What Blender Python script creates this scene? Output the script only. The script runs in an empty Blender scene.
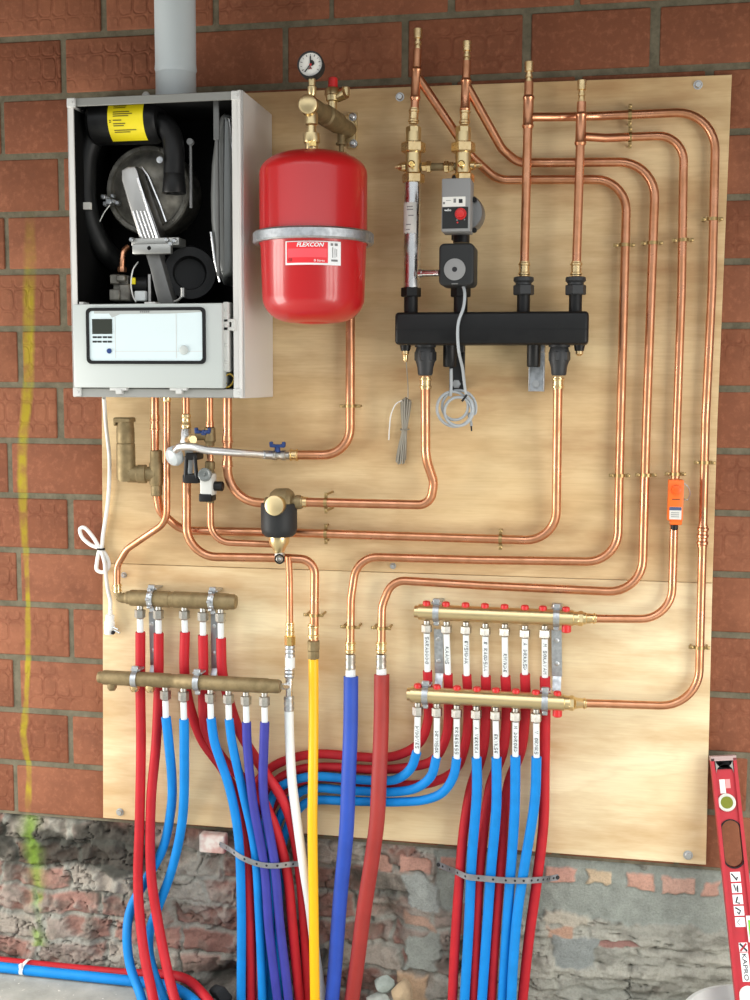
import bpy, bmesh, math, random
import numpy as np
from mathutils import Vector, Matrix
random.seed(7)
SC = bpy.context.scene
COL = SC.collection
# ------------------------------------------------------------------ camera
CAM = Vector((0.6999, -2.8685, 1.6417))
YAW, PIT, ROL, F = 0.1895, 0.1012, 0.0048, 1153.7
fwd = Vector((-math.sin(YAW) * math.cos(PIT), math.cos(YAW) * math.cos(PIT), -math.sin(PIT)))
rt = Vector((math.cos(YAW), math.sin(YAW), 0)); up = rt.cross(fwd)
rt, up = rt * math.cos(ROL) + up * math.sin(ROL), up * math.cos(ROL) - rt * math.sin(ROL)
cd = bpy.data.cameras.new('camera'); cam = bpy.data.objects.new('camera', cd); COL.objects.link(cam)
cd.sensor_width = 36; cd.lens = 36 * F / 1000; cd.clip_start = 0.05; cd.clip_end = 60
M = Matrix((rt, up, -fwd)).transposed().to_4x4(); M.translation = CAM
cam.matrix_world = M
SC.camera = cam
# ------------------------------------------------------------------ light
SC.view_settings.view_transform = 'Standard'; SC.view_settings.look = 'None'
SC.view_settings.gamma = 1; SC.view_settings.use_curve_mapping = False
SC.view_settings.exposure = -0.14
w = bpy.data.worlds.new('daylight'); SC.world = w; w.use_nodes = True
w.node_tree.nodes['Background'].inputs[0].default_value = (0.94, 0.98, 1.0, 1)
# overcast sky, brighter overhead than at the horizon
_n = w.node_tree.nodes; _tc = _n.new('ShaderNodeTexCoord'); _sx = _n.new('ShaderNodeSeparateXYZ'); _mr = _n.new('ShaderNodeMapRange')
w.node_tree.links.new(_tc.outputs['Generated'], _sx.inputs[0]); w.node_tree.links.new(_sx.outputs[2], _mr.inputs[0])
_mr.inputs[1].default_value = 0.0; _mr.inputs[2].default_value = 0.75; _mr.inputs[3].default_value = 0.36; _mr.inputs[4].default_value = 3.0
w.node_tree.links.new(_mr.outputs[0], _n['Background'].inputs[1])
def window_light(name, x, y, z, sx, sz, e, target=(0.2, 0, 0.9), col=(1.0, 0.965, 0.90)):
    d = bpy.data.lights.new(name, 'AREA'); d.shape = 'RECTANGLE'; d.size = sx; d.size_y = sz
    d.energy = e; d.color = col
    o = bpy.data.objects.new(name, d); COL.objects.link(o); o.location = (x, y, z)
    dv = Vector(target) - Vector((x, y, z)); dv.z *= 0.3
    o.rotation_euler = dv.to_track_quat('-Z', 'Y').to_euler()
for y in (-0.75, -1.30, -1.85):
    window_light('window_daylight', -2.75, y, 0.90, 0.42, 1.75, 30, (0.1, -.1, 0.9))
for y in (-1.7, -2.45, -3.2):
    window_light('window_daylight', 3.0, y, 0.90, 0.42, 1.75, 22, (0.4, -.1, 0.9))
# ------------------------------------------------------------------ helpers
def at(px, py, Y):
    d = rt * ((px - 375) / F) + up * (-(py - 500) / F) + fwd
    return CAM + d * ((Y - CAM.y) / d.y)
def mpp(p):
    return (p - CAM).dot(fwd) / F
def size(px, x, y, Y):
    return px * mpp(at(x, y, Y))

def link(o):
    COL.objects.link(o); return o
def root_loc(o):
    while o.parent: o = o.parent
    return Vector(o.location)
def thing(name, label, cat, loc=(0, 0, 0), group=None):
    o = link(bpy.data.objects.new(name, None)); o.empty_display_size = 0.05
    o.location = loc
    return tag(o, label, cat, group)
def tag(o, label=None, cat=None, group=None, kind=None):
    if label: o['label'] = label
    if cat: o['category'] = cat
    if group: o['group'] = group
    if kind: o['kind'] = kind
    return o

class B:
    """collects shapes into one mesh"""
    def __init__(s): s.bm = bmesh.new()
    def quadstrip(s, rings, closed=True, caps=True):
        vs = [[s.bm.verts.new(p) for p in r] for r in rings]
        n = len(rings[0])
        for a, b in zip(vs, vs[1:]):
            for i in range(n if closed else n - 1):
                j = (i + 1) % n
                try: s.bm.faces.new((a[i], a[j], b[j], b[i]))
                except ValueError: pass
        if caps and closed:
            s.bm.faces.new(list(reversed(vs[0]))); s.bm.faces.new(vs[-1])
        return s
    def tube(s, pts, r, n=14, caps=True, flat=1.0, ref=None):
        pts = [Vector(p) for p in pts]
        P = [pts[0]]
        for p in pts[1:]:
            if (p - P[-1]).length > 1e-6: P.append(p)
        pts = P
        rr = r if isinstance(r, (list, tuple)) else [r] * len(pts)
        if len(rr) != len(pts): rr = [rr[0] + (rr[-1] - rr[0]) * i / (len(pts) - 1) for i in range(len(pts))]
        rings = []; t0 = (pts[1] - pts[0]).normalized()
        u = Vector(ref) if ref else (Vector((0, 1, 0)) if abs(t0.y) < .9 else Vector((1, 0, 0)))
        u = (u - t0 * u.dot(t0)).normalized()
        for i, p in enumerate(pts):
            a = pts[max(i - 1, 0)]; b = pts[min(i + 1, len(pts) - 1)]
            t = (b - a).normalized()
            u = (u - t * u.dot(t)).normalized(); v = t.cross(u)
            rings.append([p + (u * math.cos(2 * math.pi * k / n) * flat + v * math.sin(2 * math.pi * k / n)) * rr[i] for k in range(n)])
        return s.quadstrip(rings, True, caps)
    def band(s, pts, normals, wid, th, wdir=None):
        """flat strap along pts; wid across, th along the normals"""
        rings = []
        for i, p in enumerate(pts):
            p = Vector(p); t = (Vector(pts[min(i + 1, len(pts) - 1)]) - Vector(pts[max(i - 1, 0)])).normalized()
            nn = Vector(normals[i]); nn = (nn - t * nn.dot(t)).normalized(); c = t.cross(nn)
            rings.append([p + c * wid / 2, p + c * wid / 2 + nn * th, p - c * wid / 2 + nn * th, p - c * wid / 2])
        return s.quadstrip(rings)
    def lathe(s, o, d, prof, n=24, rot=0.0):
        o = Vector(o); d = Vector(d).normalized()
        u = Vector((0, 1, 0)) if abs(d.y) < .9 else Vector((1, 0, 0))
        u = (u - d * u.dot(d)).normalized(); v = d.cross(u)
        rings = [[o + d * t + (u * math.cos(2 * math.pi * k / n + rot) + v * math.sin(2 * math.pi * k / n + rot)) * max(r, 1e-5) for k in range(n)] for t, r in prof]
        return s.quadstrip(rings)
    def cyl(s, a, b, r, n=20, r2=None, ch=0.0, rot=0.0):
        a = Vector(a); b = Vector(b); L = (b - a).length; r2 = r if r2 is None else r2
        pr = [(0, r), (L, r2)] if not ch else [(0, r - ch), (ch, r), (L - ch, r2), (L, r2 - ch)]
        return s.lathe(a, b - a, pr, n, rot)
    def hexn(s, a, b, r, rot=0.0):
        return s.cyl(a, b, r, 6, None, r * .08, rot)
    def box(s, lo, hi, bev=0.0, seg=2, rot=None, piv=None):
        lo = Vector(lo); hi = Vector(hi)
        lo, hi = Vector((min(lo.x, hi.x), min(lo.y, hi.y), min(lo.z, hi.z))), Vector((max(lo.x, hi.x), max(lo.y, hi.y), max(lo.z, hi.z)))
        t = bmesh.new(); bmesh.ops.create_cube(t, size=1)
        for v in t.verts:
            v.co = Vector(((lo.x + hi.x) / 2 + v.co.x * (hi.x - lo.x), (lo.y + hi.y) / 2 + v.co.y * (hi.y - lo.y), (lo.z + hi.z) / 2 + v.co.z * (hi.z - lo.z)))
        if bev > 0: bmesh.ops.bevel(t, geom=list(t.edges), offset=bev, segments=seg, affect='EDGES', profile=.5)
        if rot is not None:
            c = Vector(piv) if piv is not None else (lo + hi) / 2
            for v in t.verts: v.co = rot @ (v.co - c) + c
        return s.absorb(t)
    def absorb(s, t):
        mp = {v: s.bm.verts.new(v.co) for v in t.verts}
        for f in t.faces:
            try: s.bm.faces.new([mp[v] for v in f.verts])
            except ValueError: pass
        t.free(); return s
    def prism(s, poly, y0, y1, bev=0.0, seg=2):
        """poly: list of (x,z); extruded y0..y1"""
        t = bmesh.new()
        a = [t.verts.new((x, y0, z)) for x, z in poly]; b = [t.verts.new((x, y1, z)) for x, z in poly]
        fa = t.faces.new(a); fb = t.faces.new(list(reversed(b)))
        for i in range(len(poly)):
            j = (i + 1) % len(poly); t.faces.new((a[j], a[i], b[i], b[j]))
        bmesh.ops.recalc_face_normals(t, faces=list(t.faces))
        if bev > 0:
            y = min(y0, y1)
            es = [e for e in t.edges if all(abs(v.co.y - y) < 1e-7 for v in e.verts)]
            bmesh.ops.bevel(t, geom=es, offset=bev, segments=seg, affect='EDGES', profile=.5)
        return s.absorb(t)
    def torus(s, c, axis, R, r, n=40, m=10, sq=1.0):
        c = Vector(c); d = Vector(axis).normalized()
        u = Vector((0, 1, 0)) if abs(d.y) < .9 else Vector((1, 0, 0)); u = (u - d * u.dot(d)).normalized(); v = d.cross(u)
        vs = []
        for i in range(n):
            a = 2 * math.pi * i / n; e = u * math.cos(a) + v * math.sin(a)
            vs.append([s.bm.verts.new(c + e * (R + r * math.cos(2 * math.pi * k / m)) + d * (r * sq * math.sin(2 * math.pi * k / m))) for k in range(m)])
        for i in range(n):
            for k in range(m):
                s.bm.faces.new((vs[i][k], vs[(i + 1) % n][k], vs[(i + 1) % n][(k + 1) % m], vs[i][(k + 1) % m]))
        return s
    def sphere(s, c, r, sc=(1, 1, 1), n=16):
        t = bmesh.new(); bmesh.ops.create_uvsphere(t, u_segments=n, v_segments=n // 2 + 2, radius=r)
        for v in t.verts: v.co = Vector((v.co.x * sc[0], v.co.y * sc[1], v.co.z * sc[2])) + Vector(c)
        return s.absorb(t)
    def build(s, name, mat, parent=None, label=None, sharp=38, kind=None):
        bmesh.ops.recalc_face_normals(s.bm, faces=list(s.bm.faces))
        if parent is not None:
            off = root_loc(parent)
            for v in s.bm.verts: v.co -= off
            loc = None
        else:
            xs = [v.co for v in s.bm.verts]
            loc = Vector(((min(c.x for c in xs) + max(c.x for c in xs)) / 2, (min(c.y for c in xs) + max(c.y for c in xs)) / 2, min(c.z for c in xs)))
            for v in s.bm.verts: v.co -= loc
        me = bpy.data.meshes.new(name); s.bm.to_mesh(me); s.bm.free()
        for p in me.polygons: p.use_smooth = True
        me.set_sharp_from_angle(angle=math.radians(sharp))
        if isinstance(mat, (list, tuple)):
            for m_ in mat: me.materials.append(m_)
        else: me.materials.append(mat)
        o = link(bpy.data.objects.new(name, me))
        if parent is not None: o.parent = parent
        else: o.location = loc
        if label: o['label'] = label
        if kind: o['kind'] = kind
        return o

def px_pts(l): return [at(*p) for p in l]
def fillet(P, R, seg=9):
    """polyline of points with rounded corners; R one radius or a list per inner corner"""
    out = [P[0]]
    for i in range(1, len(P) - 1):
        a, b, c = P[i - 1], P[i], P[i + 1]
        r = R[i - 1] if isinstance(R, (list, tuple)) else R
        u = (a - b); v = (c - b); lu, lv = u.length, v.length
        u = u / lu; v = v / lv
        ang = math.acos(max(-1, min(1, u.dot(v))))
        if ang > math.pi - .02 or r <= 0: out.append(b); continue
        t = min(r / math.tan(ang / 2), lu * .49 if i > 1 else lu * .95, lv * .49 if i < len(P) - 2 else lv * .95)
        rr = t * math.tan(ang / 2)
        cen = b + (u + v).normalized() * (rr / math.sin(ang / 2))
        p0 = b + u * t; p1 = b + v * t
        e0 = (p0 - cen).normalized(); e1 = (p1 - cen).normalized()
        th = math.acos(max(-1, min(1, e0.dot(e1))))
        for k in range(seg + 1):
            f = k / seg
            out.append(cen + (e0 * math.sin((1 - f) * th) + e1 * math.sin(f * th)) / math.sin(th) * rr)
    out.append(P[-1]); return out
def spline(P, seg=8):
    P = [Vector(p) for p in P]
    Q = [P[0] * 2 - P[1]] + P + [P[-1] * 2 - P[-2]]
    out = []
    for i in range(1, len(Q) - 2):
        p0, p1, p2, p3 = Q[i - 1], Q[i], Q[i + 1], Q[i + 2]
        d1 = max((p1 - p0).length, 1e-6) ** .5; d2 = max((p2 - p1).length, 1e-6) ** .5; d3 = max((p3 - p2).length, 1e-6) ** .5
        m1 = ((p1 - p0) / d1 - (p2 - p0) / (d1 + d2) + (p2 - p1) / d2) * d2
        m2 = ((p2 - p1) / d2 - (p3 - p1) / (d2 + d3) + (p3 - p2) / d3) * d2
        for k in range(seg):
            t = k / seg; t2, t3 = t * t, t * t * t
            out.append(p1 * (2 * t3 - 3 * t2 + 1) + m1 * (t3 - 2 * t2 + t) + p2 * (-2 * t3 + 3 * t2) + m2 * (t3 - t2))
    out.append(P[-1]); return out
def text(name, s, c, h, right, upv, mat, parent, wide=None, shear=0.0, bold=0.0, ext=0.0004):
    """flat lettering, centred at c, cap height h"""
    cu = bpy.data.curves.new(name, 'FONT'); cu.body = s; cu.size = 1; cu.align_x = 'CENTER'; cu.align_y = 'CENTER'
    cu.shear = shear; cu.offset = bold; cu.resolution_u = 3
    t = bpy.data.objects.new('t', cu); COL.objects.link(t)
    bpy.context.view_layer.update()
    me = bpy.data.meshes.new_from_object(t.evaluated_get(bpy.context.evaluated_depsgraph_get()))
    bpy.data.objects.remove(t)
    xs = [v.co.x for v in me.vertices]; ys = [v.co.y for v in me.vertices]
    sx0, sx1, sy0, sy1 = min(xs), max(xs), min(ys), max(ys)
    k = h / (sy1 - sy0); kx = k if wide is None else wide / (sx1 - sx0)
    R_ = Vector(right).normalized(); U_ = Vector(upv).normalized(); off = root_loc(parent)
    for v in me.vertices:
        v.co = Vector(c) - off + R_ * ((v.co.x - (sx0 + sx1) / 2) * kx) + U_ * ((v.co.y - (sy0 + sy1) / 2) * k)
    me.materials.clear(); me.materials.append(mat); me.name = name
    o = link(bpy.data.objects.new(name, me)); o.parent = parent
    return o
# ------------------------------------------------------------------ materials
def mat(name, col, rough=.5, metal=0.0, noise=0.0, nscale=40, bump=0.0, bscale=200, spec=.5, coat=0.0, rvar=0.0, col2=None, alpha=None, trans=0):
    m = bpy.data.materials.new(name); m.use_nodes = True
    nt = m.node_tree; N = nt.nodes; L = nt.links; b = N['Principled BSDF']
    b.inputs['Base Color'].default_value = (*col, 1); b.inputs['Roughness'].default_value = rough
    b.inputs['Metallic'].default_value = metal; b.inputs['Specular IOR Level'].default_value = spec
    if coat: b.inputs['Coat Weight'].default_value = coat; b.inputs['Coat Roughness'].default_value = .08
    if trans: b.inputs['Transmission Weight'].default_value = trans
    if noise or bump or rvar or col2:
        tc = N.new('ShaderNodeTexCoord')
        nz = N.new('ShaderNodeTexNoise'); nz.inputs['Scale'].default_value = nscale; nz.inputs['Detail'].default_value = 4
        L.new(tc.outputs['Object'], nz.inputs['Vector'])
    if noise or col2:
        c2 = col2 if col2 else tuple(c * (1 - noise) for c in col)
        mr = N.new('ShaderNodeMapRange'); mr.inputs[1].default_value = .38; mr.inputs[2].default_value = .64
        L.new(nz.outputs['Fac'], mr.inputs[0])
        mx = N.new('ShaderNodeMix'); mx.data_type = 'RGBA'
        mx.inputs[6].default_value = (*col, 1); mx.inputs[7].default_value = (*c2, 1)
        L.new(mr.outputs[0], mx.inputs[0]); L.new(mx.outputs[2], b.inputs['Base Color'])
    if rvar:
        mr2 = N.new('ShaderNodeMapRange'); mr2.inputs[1].default_value = .35; mr2.inputs[2].default_value = .7
        mr2.inputs[3].default_value = rough; mr2.inputs[4].default_value = rough + rvar
        L.new(nz.outputs['Fac'], mr2.inputs[0]); L.new(mr2.outputs[0], b.inputs['Roughness'])
    if bump:
        n2 = N.new('ShaderNodeTexNoise'); n2.inputs['Scale'].default_value = bscale; n2.inputs['Detail'].default_value = 3
        L.new(tc.outputs['Object'], n2.inputs['Vector'])
        bp = N.new('ShaderNodeBump'); bp.inputs['Strength'].default_value = bump; bp.inputs['Distance'].default_value = .002
        L.new(n2.outputs['Fac'], bp.inputs['Height']); L.new(bp.outputs[0], b.inputs['Normal'])
    return m
def srgb(r, g, b_):
    f = lambda c: (c / 255 / 12.92) if c / 255 <= .04045 else ((c / 255 + .055) / 1.055) ** 2.4
    return (f(r), f(g), f(b_))
COPPER = mat('copper', (0.72, 0.345, 0.20), .27, 1, nscale=28, rvar=.16, col2=(0.56, 0.26, 0.135))
BRASS = mat('brass', (0.88, 0.67, 0.37), .24, 1, nscale=60, rvar=.12, col2=(0.72, 0.52, 0.26))
BRASSD = mat('dull_brass', (0.30, 0.225, 0.115), .5, .6, nscale=45, rvar=.15, col2=(0.23, 0.17, 0.085), bump=.15, bscale=300)
BRASSM = mat('machined_brass', (0.76, 0.60, 0.33), .30, 1, nscale=20, rvar=.1)
GOLD = mat('bright_brass', (0.95, 0.68, 0.26), .2, 1)
ZINC = mat('zinc_steel', (0.62, 0.64, 0.66), .33, 1, nscale=70, rvar=.2, col2=(0.42, 0.44, 0.46))
NICKEL = mat('nickel', (0.58, 0.56, 0.52), .3, 1, nscale=90, rvar=.2, col2=(0.42, 0.40, 0.36))
STEEL = mat('steel_tube', (0.72, 0.72, 0.72), .2, 1, nscale=30, rvar=.15)
CAST = mat('cast_aluminium', (0.28, 0.265, 0.23), .45, .75, nscale=30, rvar=.2, col2=(0.16, 0.15, 0.13))
ALU = mat('ribbed_aluminium', (0.48, 0.47, 0.45), .34, 1, nscale=30, rvar=.1)
GREYM = mat('grey_sheet_metal', (0.17, 0.17, 0.165), .45, .6, nscale=20, noise=.15)
BLACKM = mat('black_painted_steel', (0.006, 0.006, 0.0065), .38, spec=.3, nscale=30, rvar=.15, bump=.08)
IRON = mat('dark_iron', (0.035, 0.036, 0.038), .5, .4, bump=.2, bscale=400)
BLACKP = mat('black_plastic', (0.008, 0.008, 0.0085), .42, spec=.3)
RUBBER = mat('black_rubber_hose', (0.007, 0.0073, 0.0075), .45, spec=.35)
DARKIN = mat('dark_liner', (0.005, 0.005, 0.005), .8, spec=.15)
CHARP = mat('charcoal_plastic', (0.022, 0.023, 0.024), .5, spec=.3)
GREYP = mat('grey_plastic', srgb(140, 140, 140), .5)
LGREYP = mat('light_grey_plastic', srgb(205, 205, 202), .4)
WHITEM = mat('white_enamel', srgb(190, 196, 193), .35)
WHITEP = mat('white_panel', srgb(212, 226, 229), .35)
WHITESIDE = mat('white_enamel_side', srgb(214, 212, 208), .3)
WHITEPEX = mat('white_pipe', srgb(222, 227, 227), .4)
WHITECABLE = mat('white_cable', srgb(236, 236, 232), .45)
PAPER = mat('paper', srgb(232, 230, 224), .6)
FLUE = mat('flue_plastic', srgb(196, 205, 208), .42, nscale=6, noise=.05)
CREAM = mat('grey_top_rail', (0.27, 0.27, 0.25), .5, .5)  # boiler top rail, set darker grey than the white casing
REDTANK = mat('red_lacquer', (0.50, 0.010, 0.013), .3, coat=.35)
REDCAP = mat('red_plastic', srgb(205, 40, 40), .4)
REDLABEL = mat('red_print', srgb(235, 45, 55), .45)
PINKLABEL = mat('pink_print', srgb(250, 85, 95), .45)
WHITEINK = mat('white_print', srgb(240, 240, 240), .45)
BLACKINK = mat('black_ink', srgb(28, 28, 34), .6)
GREYINK = mat('grey_ink', srgb(120, 120, 120), .6)
YELLOWLABEL = mat('yellow_sticker', srgb(240, 220, 20), .5)
PEXRED = mat('red_sleeve', srgb(186, 32, 42), .58, nscale=25, noise=.12, spec=.3)
PEXBLUE = mat('blue_sleeve', srgb(8, 130, 208), .58, nscale=25, noise=.10, spec=.3)
PEXINDIGO = mat('indigo_sleeve', srgb(60, 62, 152), .58, nscale=25, noise=.12, spec=.3)
HOSEBLUE = mat('dark_blue_sleeve', srgb(38, 76, 176), .58, nscale=20, noise=.1)
HOSERED = mat('brick_red_sleeve', srgb(160, 48, 42), .58, nscale=20, noise=.1)
HOSEYEL = mat('yellow_pipe', srgb(252, 186, 16), .4)
ORANGE = mat('orange_plastic', srgb(246, 110, 30), .4)
LEVELRED = mat('red_level_paint', srgb(184, 40, 52), .45, nscale=30, noise=.08)
GREENVIAL = mat('green_vial', srgb(120, 190, 60), .15)
OLIVEVIAL = mat('olive_vial', srgb(120, 125, 40), .15)
BLUEP = mat('blue_plastic', srgb(30, 60, 120), .4)
CABLEG = mat('grey_cable', srgb(170, 176, 180), .45)
CABLED = mat('dull_grey_cable', srgb(150, 145, 132), .5)
LCD = mat('lcd_glass', (0.035, 0.04, 0.032), .45, spec=.2)
FROST = mat('frosted_plastic', srgb(190, 196, 198), .3)
CLEARP = mat('clear_plastic', srgb(205, 205, 200), .2)
STRAPM = mat('perforated_zinc', (0.33, 0.34, 0.36), .42, .8, nscale=60, noise=.15)
BOLT = mat('bolt_zinc', (0.55, 0.56, 0.56), .35, .9)
def braid():
    m = mat('braided_steel', (0.78, 0.78, 0.77), .3, 1); nt = m.node_tree; N = nt.nodes; L = nt.links
    tc = N.new('ShaderNodeTexCoord'); wv = N.new('ShaderNodeTexWave'); wv.inputs['Scale'].default_value = 160; wv.bands_direction = 'DIAGONAL'
    L.new(tc.outputs['Object'], wv.inputs['Vector'])
    bp = N.new('ShaderNodeBump'); bp.inputs['Strength'].default_value = .5; bp.inputs['Distance'].default_value = .001
    L.new(wv.outputs['Fac'], bp.inputs['Height']); L.new(bp.outputs[0], N['Principled BSDF'].inputs['Normal'])
    return m
BRAID = braid()

def node(nt, t, **kw):
    n = nt.nodes.new(t)
    for k, v in kw.items():
        if hasattr(n, k): setattr(n, k, v)
    return n
def mixc(nt, f, a, b_, blend='MIX'):
    n = nt.nodes.new('ShaderNodeMix'); n.data_type = 'RGBA'; n.blend_type = blend
    for i, v in ((0, f), (6, a), (7, b_)):
        if isinstance(v, bpy.types.NodeSocket): nt.links.new(v, n.inputs[i])
        elif i == 0: n.inputs[0].default_value = v
        else: n.inputs[i].default_value = (*v, 1)
    return n.outputs[2]
def math_(nt, op, a, b_=None, c=None):
    n = nt.nodes.new('ShaderNodeMath'); n.operation = op
    for i, v in enumerate((a, b_, c)):
        if v is None: continue
        if isinstance(v, bpy.types.NodeSocket): nt.links.new(v, n.inputs[i])
        else: n.inputs[i].default_value = v
    return n.outputs[0]
def rng(nt, v, a, b_, c=0.0, d=1.0):
    n = nt.nodes.new('ShaderNodeMapRange'); n.clamp = True
    nt.links.new(v, n.inputs[0])
    for i, x in enumerate((a, b_, c, d)): n.inputs[i + 1].default_value = x
    return n.outputs[0]
def noise_(nt, vec, scale, detail=4, rough=.55):
    n = nt.nodes.new('ShaderNodeTexNoise'); n.inputs['Scale'].default_value = scale; n.inputs['Detail'].default_value = detail
    n.inputs['Roughness'].default_value = rough
    nt.links.new(vec, n.inputs['Vector']); return n.outputs['Fac']
# the sprayed yellow line down the wall: (X, z) of its run
SPRAY = [(at(x, y, .018).x, at(x, y, .018).z) for x, y in ((30, 215), (30, 260), (28, 330), (28, 380), (26, 410), (22, 440), (22, 480), (24, 530), (27, 580), (28, 640), (26, 700), (23, 735), (29, 770), (28, 815), (30, 845), (36, 900), (38, 960))]
def spray_mask(nt, pos):
    sep = nt.nodes.new('ShaderNodeSeparateXYZ'); nt.links.new(pos, sep.inputs[0])
    x, z = sep.outputs[0], sep.outputs[2]
    z0, z1 = SPRAY[-1][1], SPRAY[0][1]; x0, x1 = -0.92, -0.74
    fz = rng(nt, z, z0, z1)
    cr = nt.nodes.new('ShaderNodeValToRGB'); nt.links.new(fz, cr.inputs[0])
    el = cr.color_ramp.elements
    pts = sorted([((p[1] - z0) / (z1 - z0), (p[0] - x0) / (x1 - x0)) for p in SPRAY])
    while len(el) > 1: el.remove(el[-1])
    el[0].position = pts[0][0]; el[0].color = (pts[0][1],) * 3 + (1,)
    for p, v in pts[1:]:
        e = el.new(p); e.color = (v, v, v, 1)
    xl = rng(nt, cr.outputs[0], 0, 1, x0, x1)
    d = math_(nt, 'ABSOLUTE', math_(nt, 'SUBTRACT', x, xl))
    wob = noise_(nt, pos, 9, 3); wide = rng(nt, z, 1.15, 1.65, 0.0, 0.009)
    wd = math_(nt, 'ADD', rng(nt, wob, .3, .7, 0.008, 0.015), wide)
    m = math_(nt, 'SUBTRACT', 1.0, math_(nt, 'DIVIDE', d, wd)); m = rng(nt, m, 0.0, .55)
    ends = math_(nt, 'MULTIPLY', rng(nt, z, z1 + .02, z1 - .25), rng(nt, z, .42, .5))
    gaps = rng(nt, noise_(nt, pos, 22, 4), .32, .62, .25, 1)
    return math_(nt, 'MULTIPLY', math_(nt, 'MULTIPLY', m, ends), gaps)
def brick_mat():
    m = bpy.data.materials.new('hollow_clay_brick'); m.use_nodes = True; nt = m.node_tree; L = nt.links
    b = nt.nodes['Principled BSDF']; b.inputs['Roughness'].default_value = .85; b.inputs['Specular IOR Level'].default_value = .25
    at_ = node(nt, 'ShaderNodeAttribute', attribute_name='tint'); uv = node(nt, 'ShaderNodeUVMap', uv_map='UVMap')
    geo = node(nt, 'ShaderNodeNewGeometry'); pos = geo.outputs['Position']
    sep = node(nt, 'ShaderNodeSeparateColor'); L.new(at_.outputs['Color'], sep.inputs[0])
    base = mixc(nt, sep.outputs[0], srgb(128, 77, 54), srgb(150, 96, 70))
    n1 = noise_(nt, pos, 7, 5, .65); base = mixc(nt, rng(nt, n1, .35, .7), base, srgb(118, 72, 52))
    n2 = noise_(nt, pos, 60, 4, .7); base = mixc(nt, rng(nt, n2, .5, .8, 0, .5), base, srgb(176, 116, 88))
    n3 = noise_(nt, pos, 3.0, 4, .6); base = mixc(nt, rng(nt, n3, .62, .75, 0, .5), base, srgb(120, 100, 82))
    # pressed cell pattern on part of the bricks
    wv = node(nt, 'ShaderNodeVectorMath', operation='ADD'); L.new(uv.outputs[0], wv.inputs[0])
    dn = node(nt, 'ShaderNodeTexNoise'); dn.inputs['Scale'].default_value = 25; L.new(pos, dn.inputs['Vector'])
    sc_ = node(nt, 'ShaderNodeVectorMath', operation='SCALE'); L.new(dn.outputs['Color'], sc_.inputs[0]); sc_.inputs[3].default_value = .010
    L.new(sc_.outputs[0], wv.inputs[1])
    cs = node(nt, 'ShaderNodeSeparateXYZ'); L.new(wv.outputs[0], cs.inputs[0])
    cu = math_(nt, 'ABSOLUTE', math_(nt, 'SUBTRACT', math_(nt, 'FLOORED_MODULO', cs.outputs[0], .040), .020))
    cv = math_(nt, 'ABSOLUTE', math_(nt, 'SUBTRACT', math_(nt, 'FLOORED_MODULO', math_(nt, 'ADD', cs.outputs[1], .012), .058), .029))
    qx = math_(nt, 'MAXIMUM', math_(nt, 'SUBTRACT', cu, .006), 0.0); qz = math_(nt, 'MAXIMUM', math_(nt, 'SUBTRACT', cv, .014), 0.0)
    dd = math_(nt, 'SUBTRACT', math_(nt, 'SQRT', math_(nt, 'ADD', math_(nt, 'MULTIPLY', qx, qx), math_(nt, 'MULTIPLY', qz, qz))), .0125)
    grv = rng(nt, math_(nt, 'ABSOLUTE', dd), .0008, .0045, 1, 0)
    band = node(nt, 'ShaderNodeSeparateXYZ'); L.new(uv.outputs[0], band.inputs[0])
    inb = math_(nt, 'MULTIPLY', rng(nt, band.outputs[1], .012, .020), rng(nt, band.outputs[1], .128, .118))
    msk = math_(nt, 'MULTIPLY', math_(nt, 'MULTIPLY', grv, inb), math_(nt, 'GREATER_THAN', sep.outputs[1], .38))
    msk = math_(nt, 'MULTIPLY', msk, rng(nt, noise_(nt, pos, 11, 3), .38, .6, .15, 1))
    base = mixc(nt, math_(nt, 'MULTIPLY', msk, .30), base, srgb(108, 54, 36))
    sp = spray_mask(nt, pos); base = mixc(nt, math_(nt, 'MULTIPLY', sp, .72), base, srgb(166, 154, 20))
    L.new(base, b.inputs['Base Color'])
    h = math_(nt, 'ADD', math_(nt, 'MULTIPLY', msk, -.8), math_(nt, 'MULTIPLY', n2, .35))
    bp = node(nt, 'ShaderNodeBump'); bp.inputs['Strength'].default_value = .55; bp.inputs['Distance'].default_value = .003
    L.new(h, bp.inputs['Height']); L.new(bp.outputs[0], b.inputs['Normal'])
    return m
def mortar_mat():
    m = bpy.data.materials.new('mortar'); m.use_nodes = True; nt = m.node_tree; L = nt.links
    b = nt.nodes['Principled BSDF']; b.inputs['Roughness'].default_value = .95; b.inputs['Specular IOR Level'].default_value = .15
    geo = node(nt, 'ShaderNodeNewGeometry'); pos = geo.outputs['Position']
    n1 = noise_(nt, pos, 30, 5, .7); base = mixc(nt, rng(nt, n1, .3, .7), srgb(92, 87, 72), srgb(122, 114, 96))
    sp = spray_mask(nt, pos); base = mixc(nt, math_(nt, 'MULTIPLY', sp, .7), base, srgb(170, 165, 25))
    L.new(base, b.inputs['Base Color'])
    bp = node(nt, 'ShaderNodeBump'); bp.inputs['Strength'].default_value = .8; bp.inputs['Distance'].default_value = .004
    L.new(n1, bp.inputs['Height']); L.new(bp.outputs[0], b.inputs['Normal'])
    return m
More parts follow.
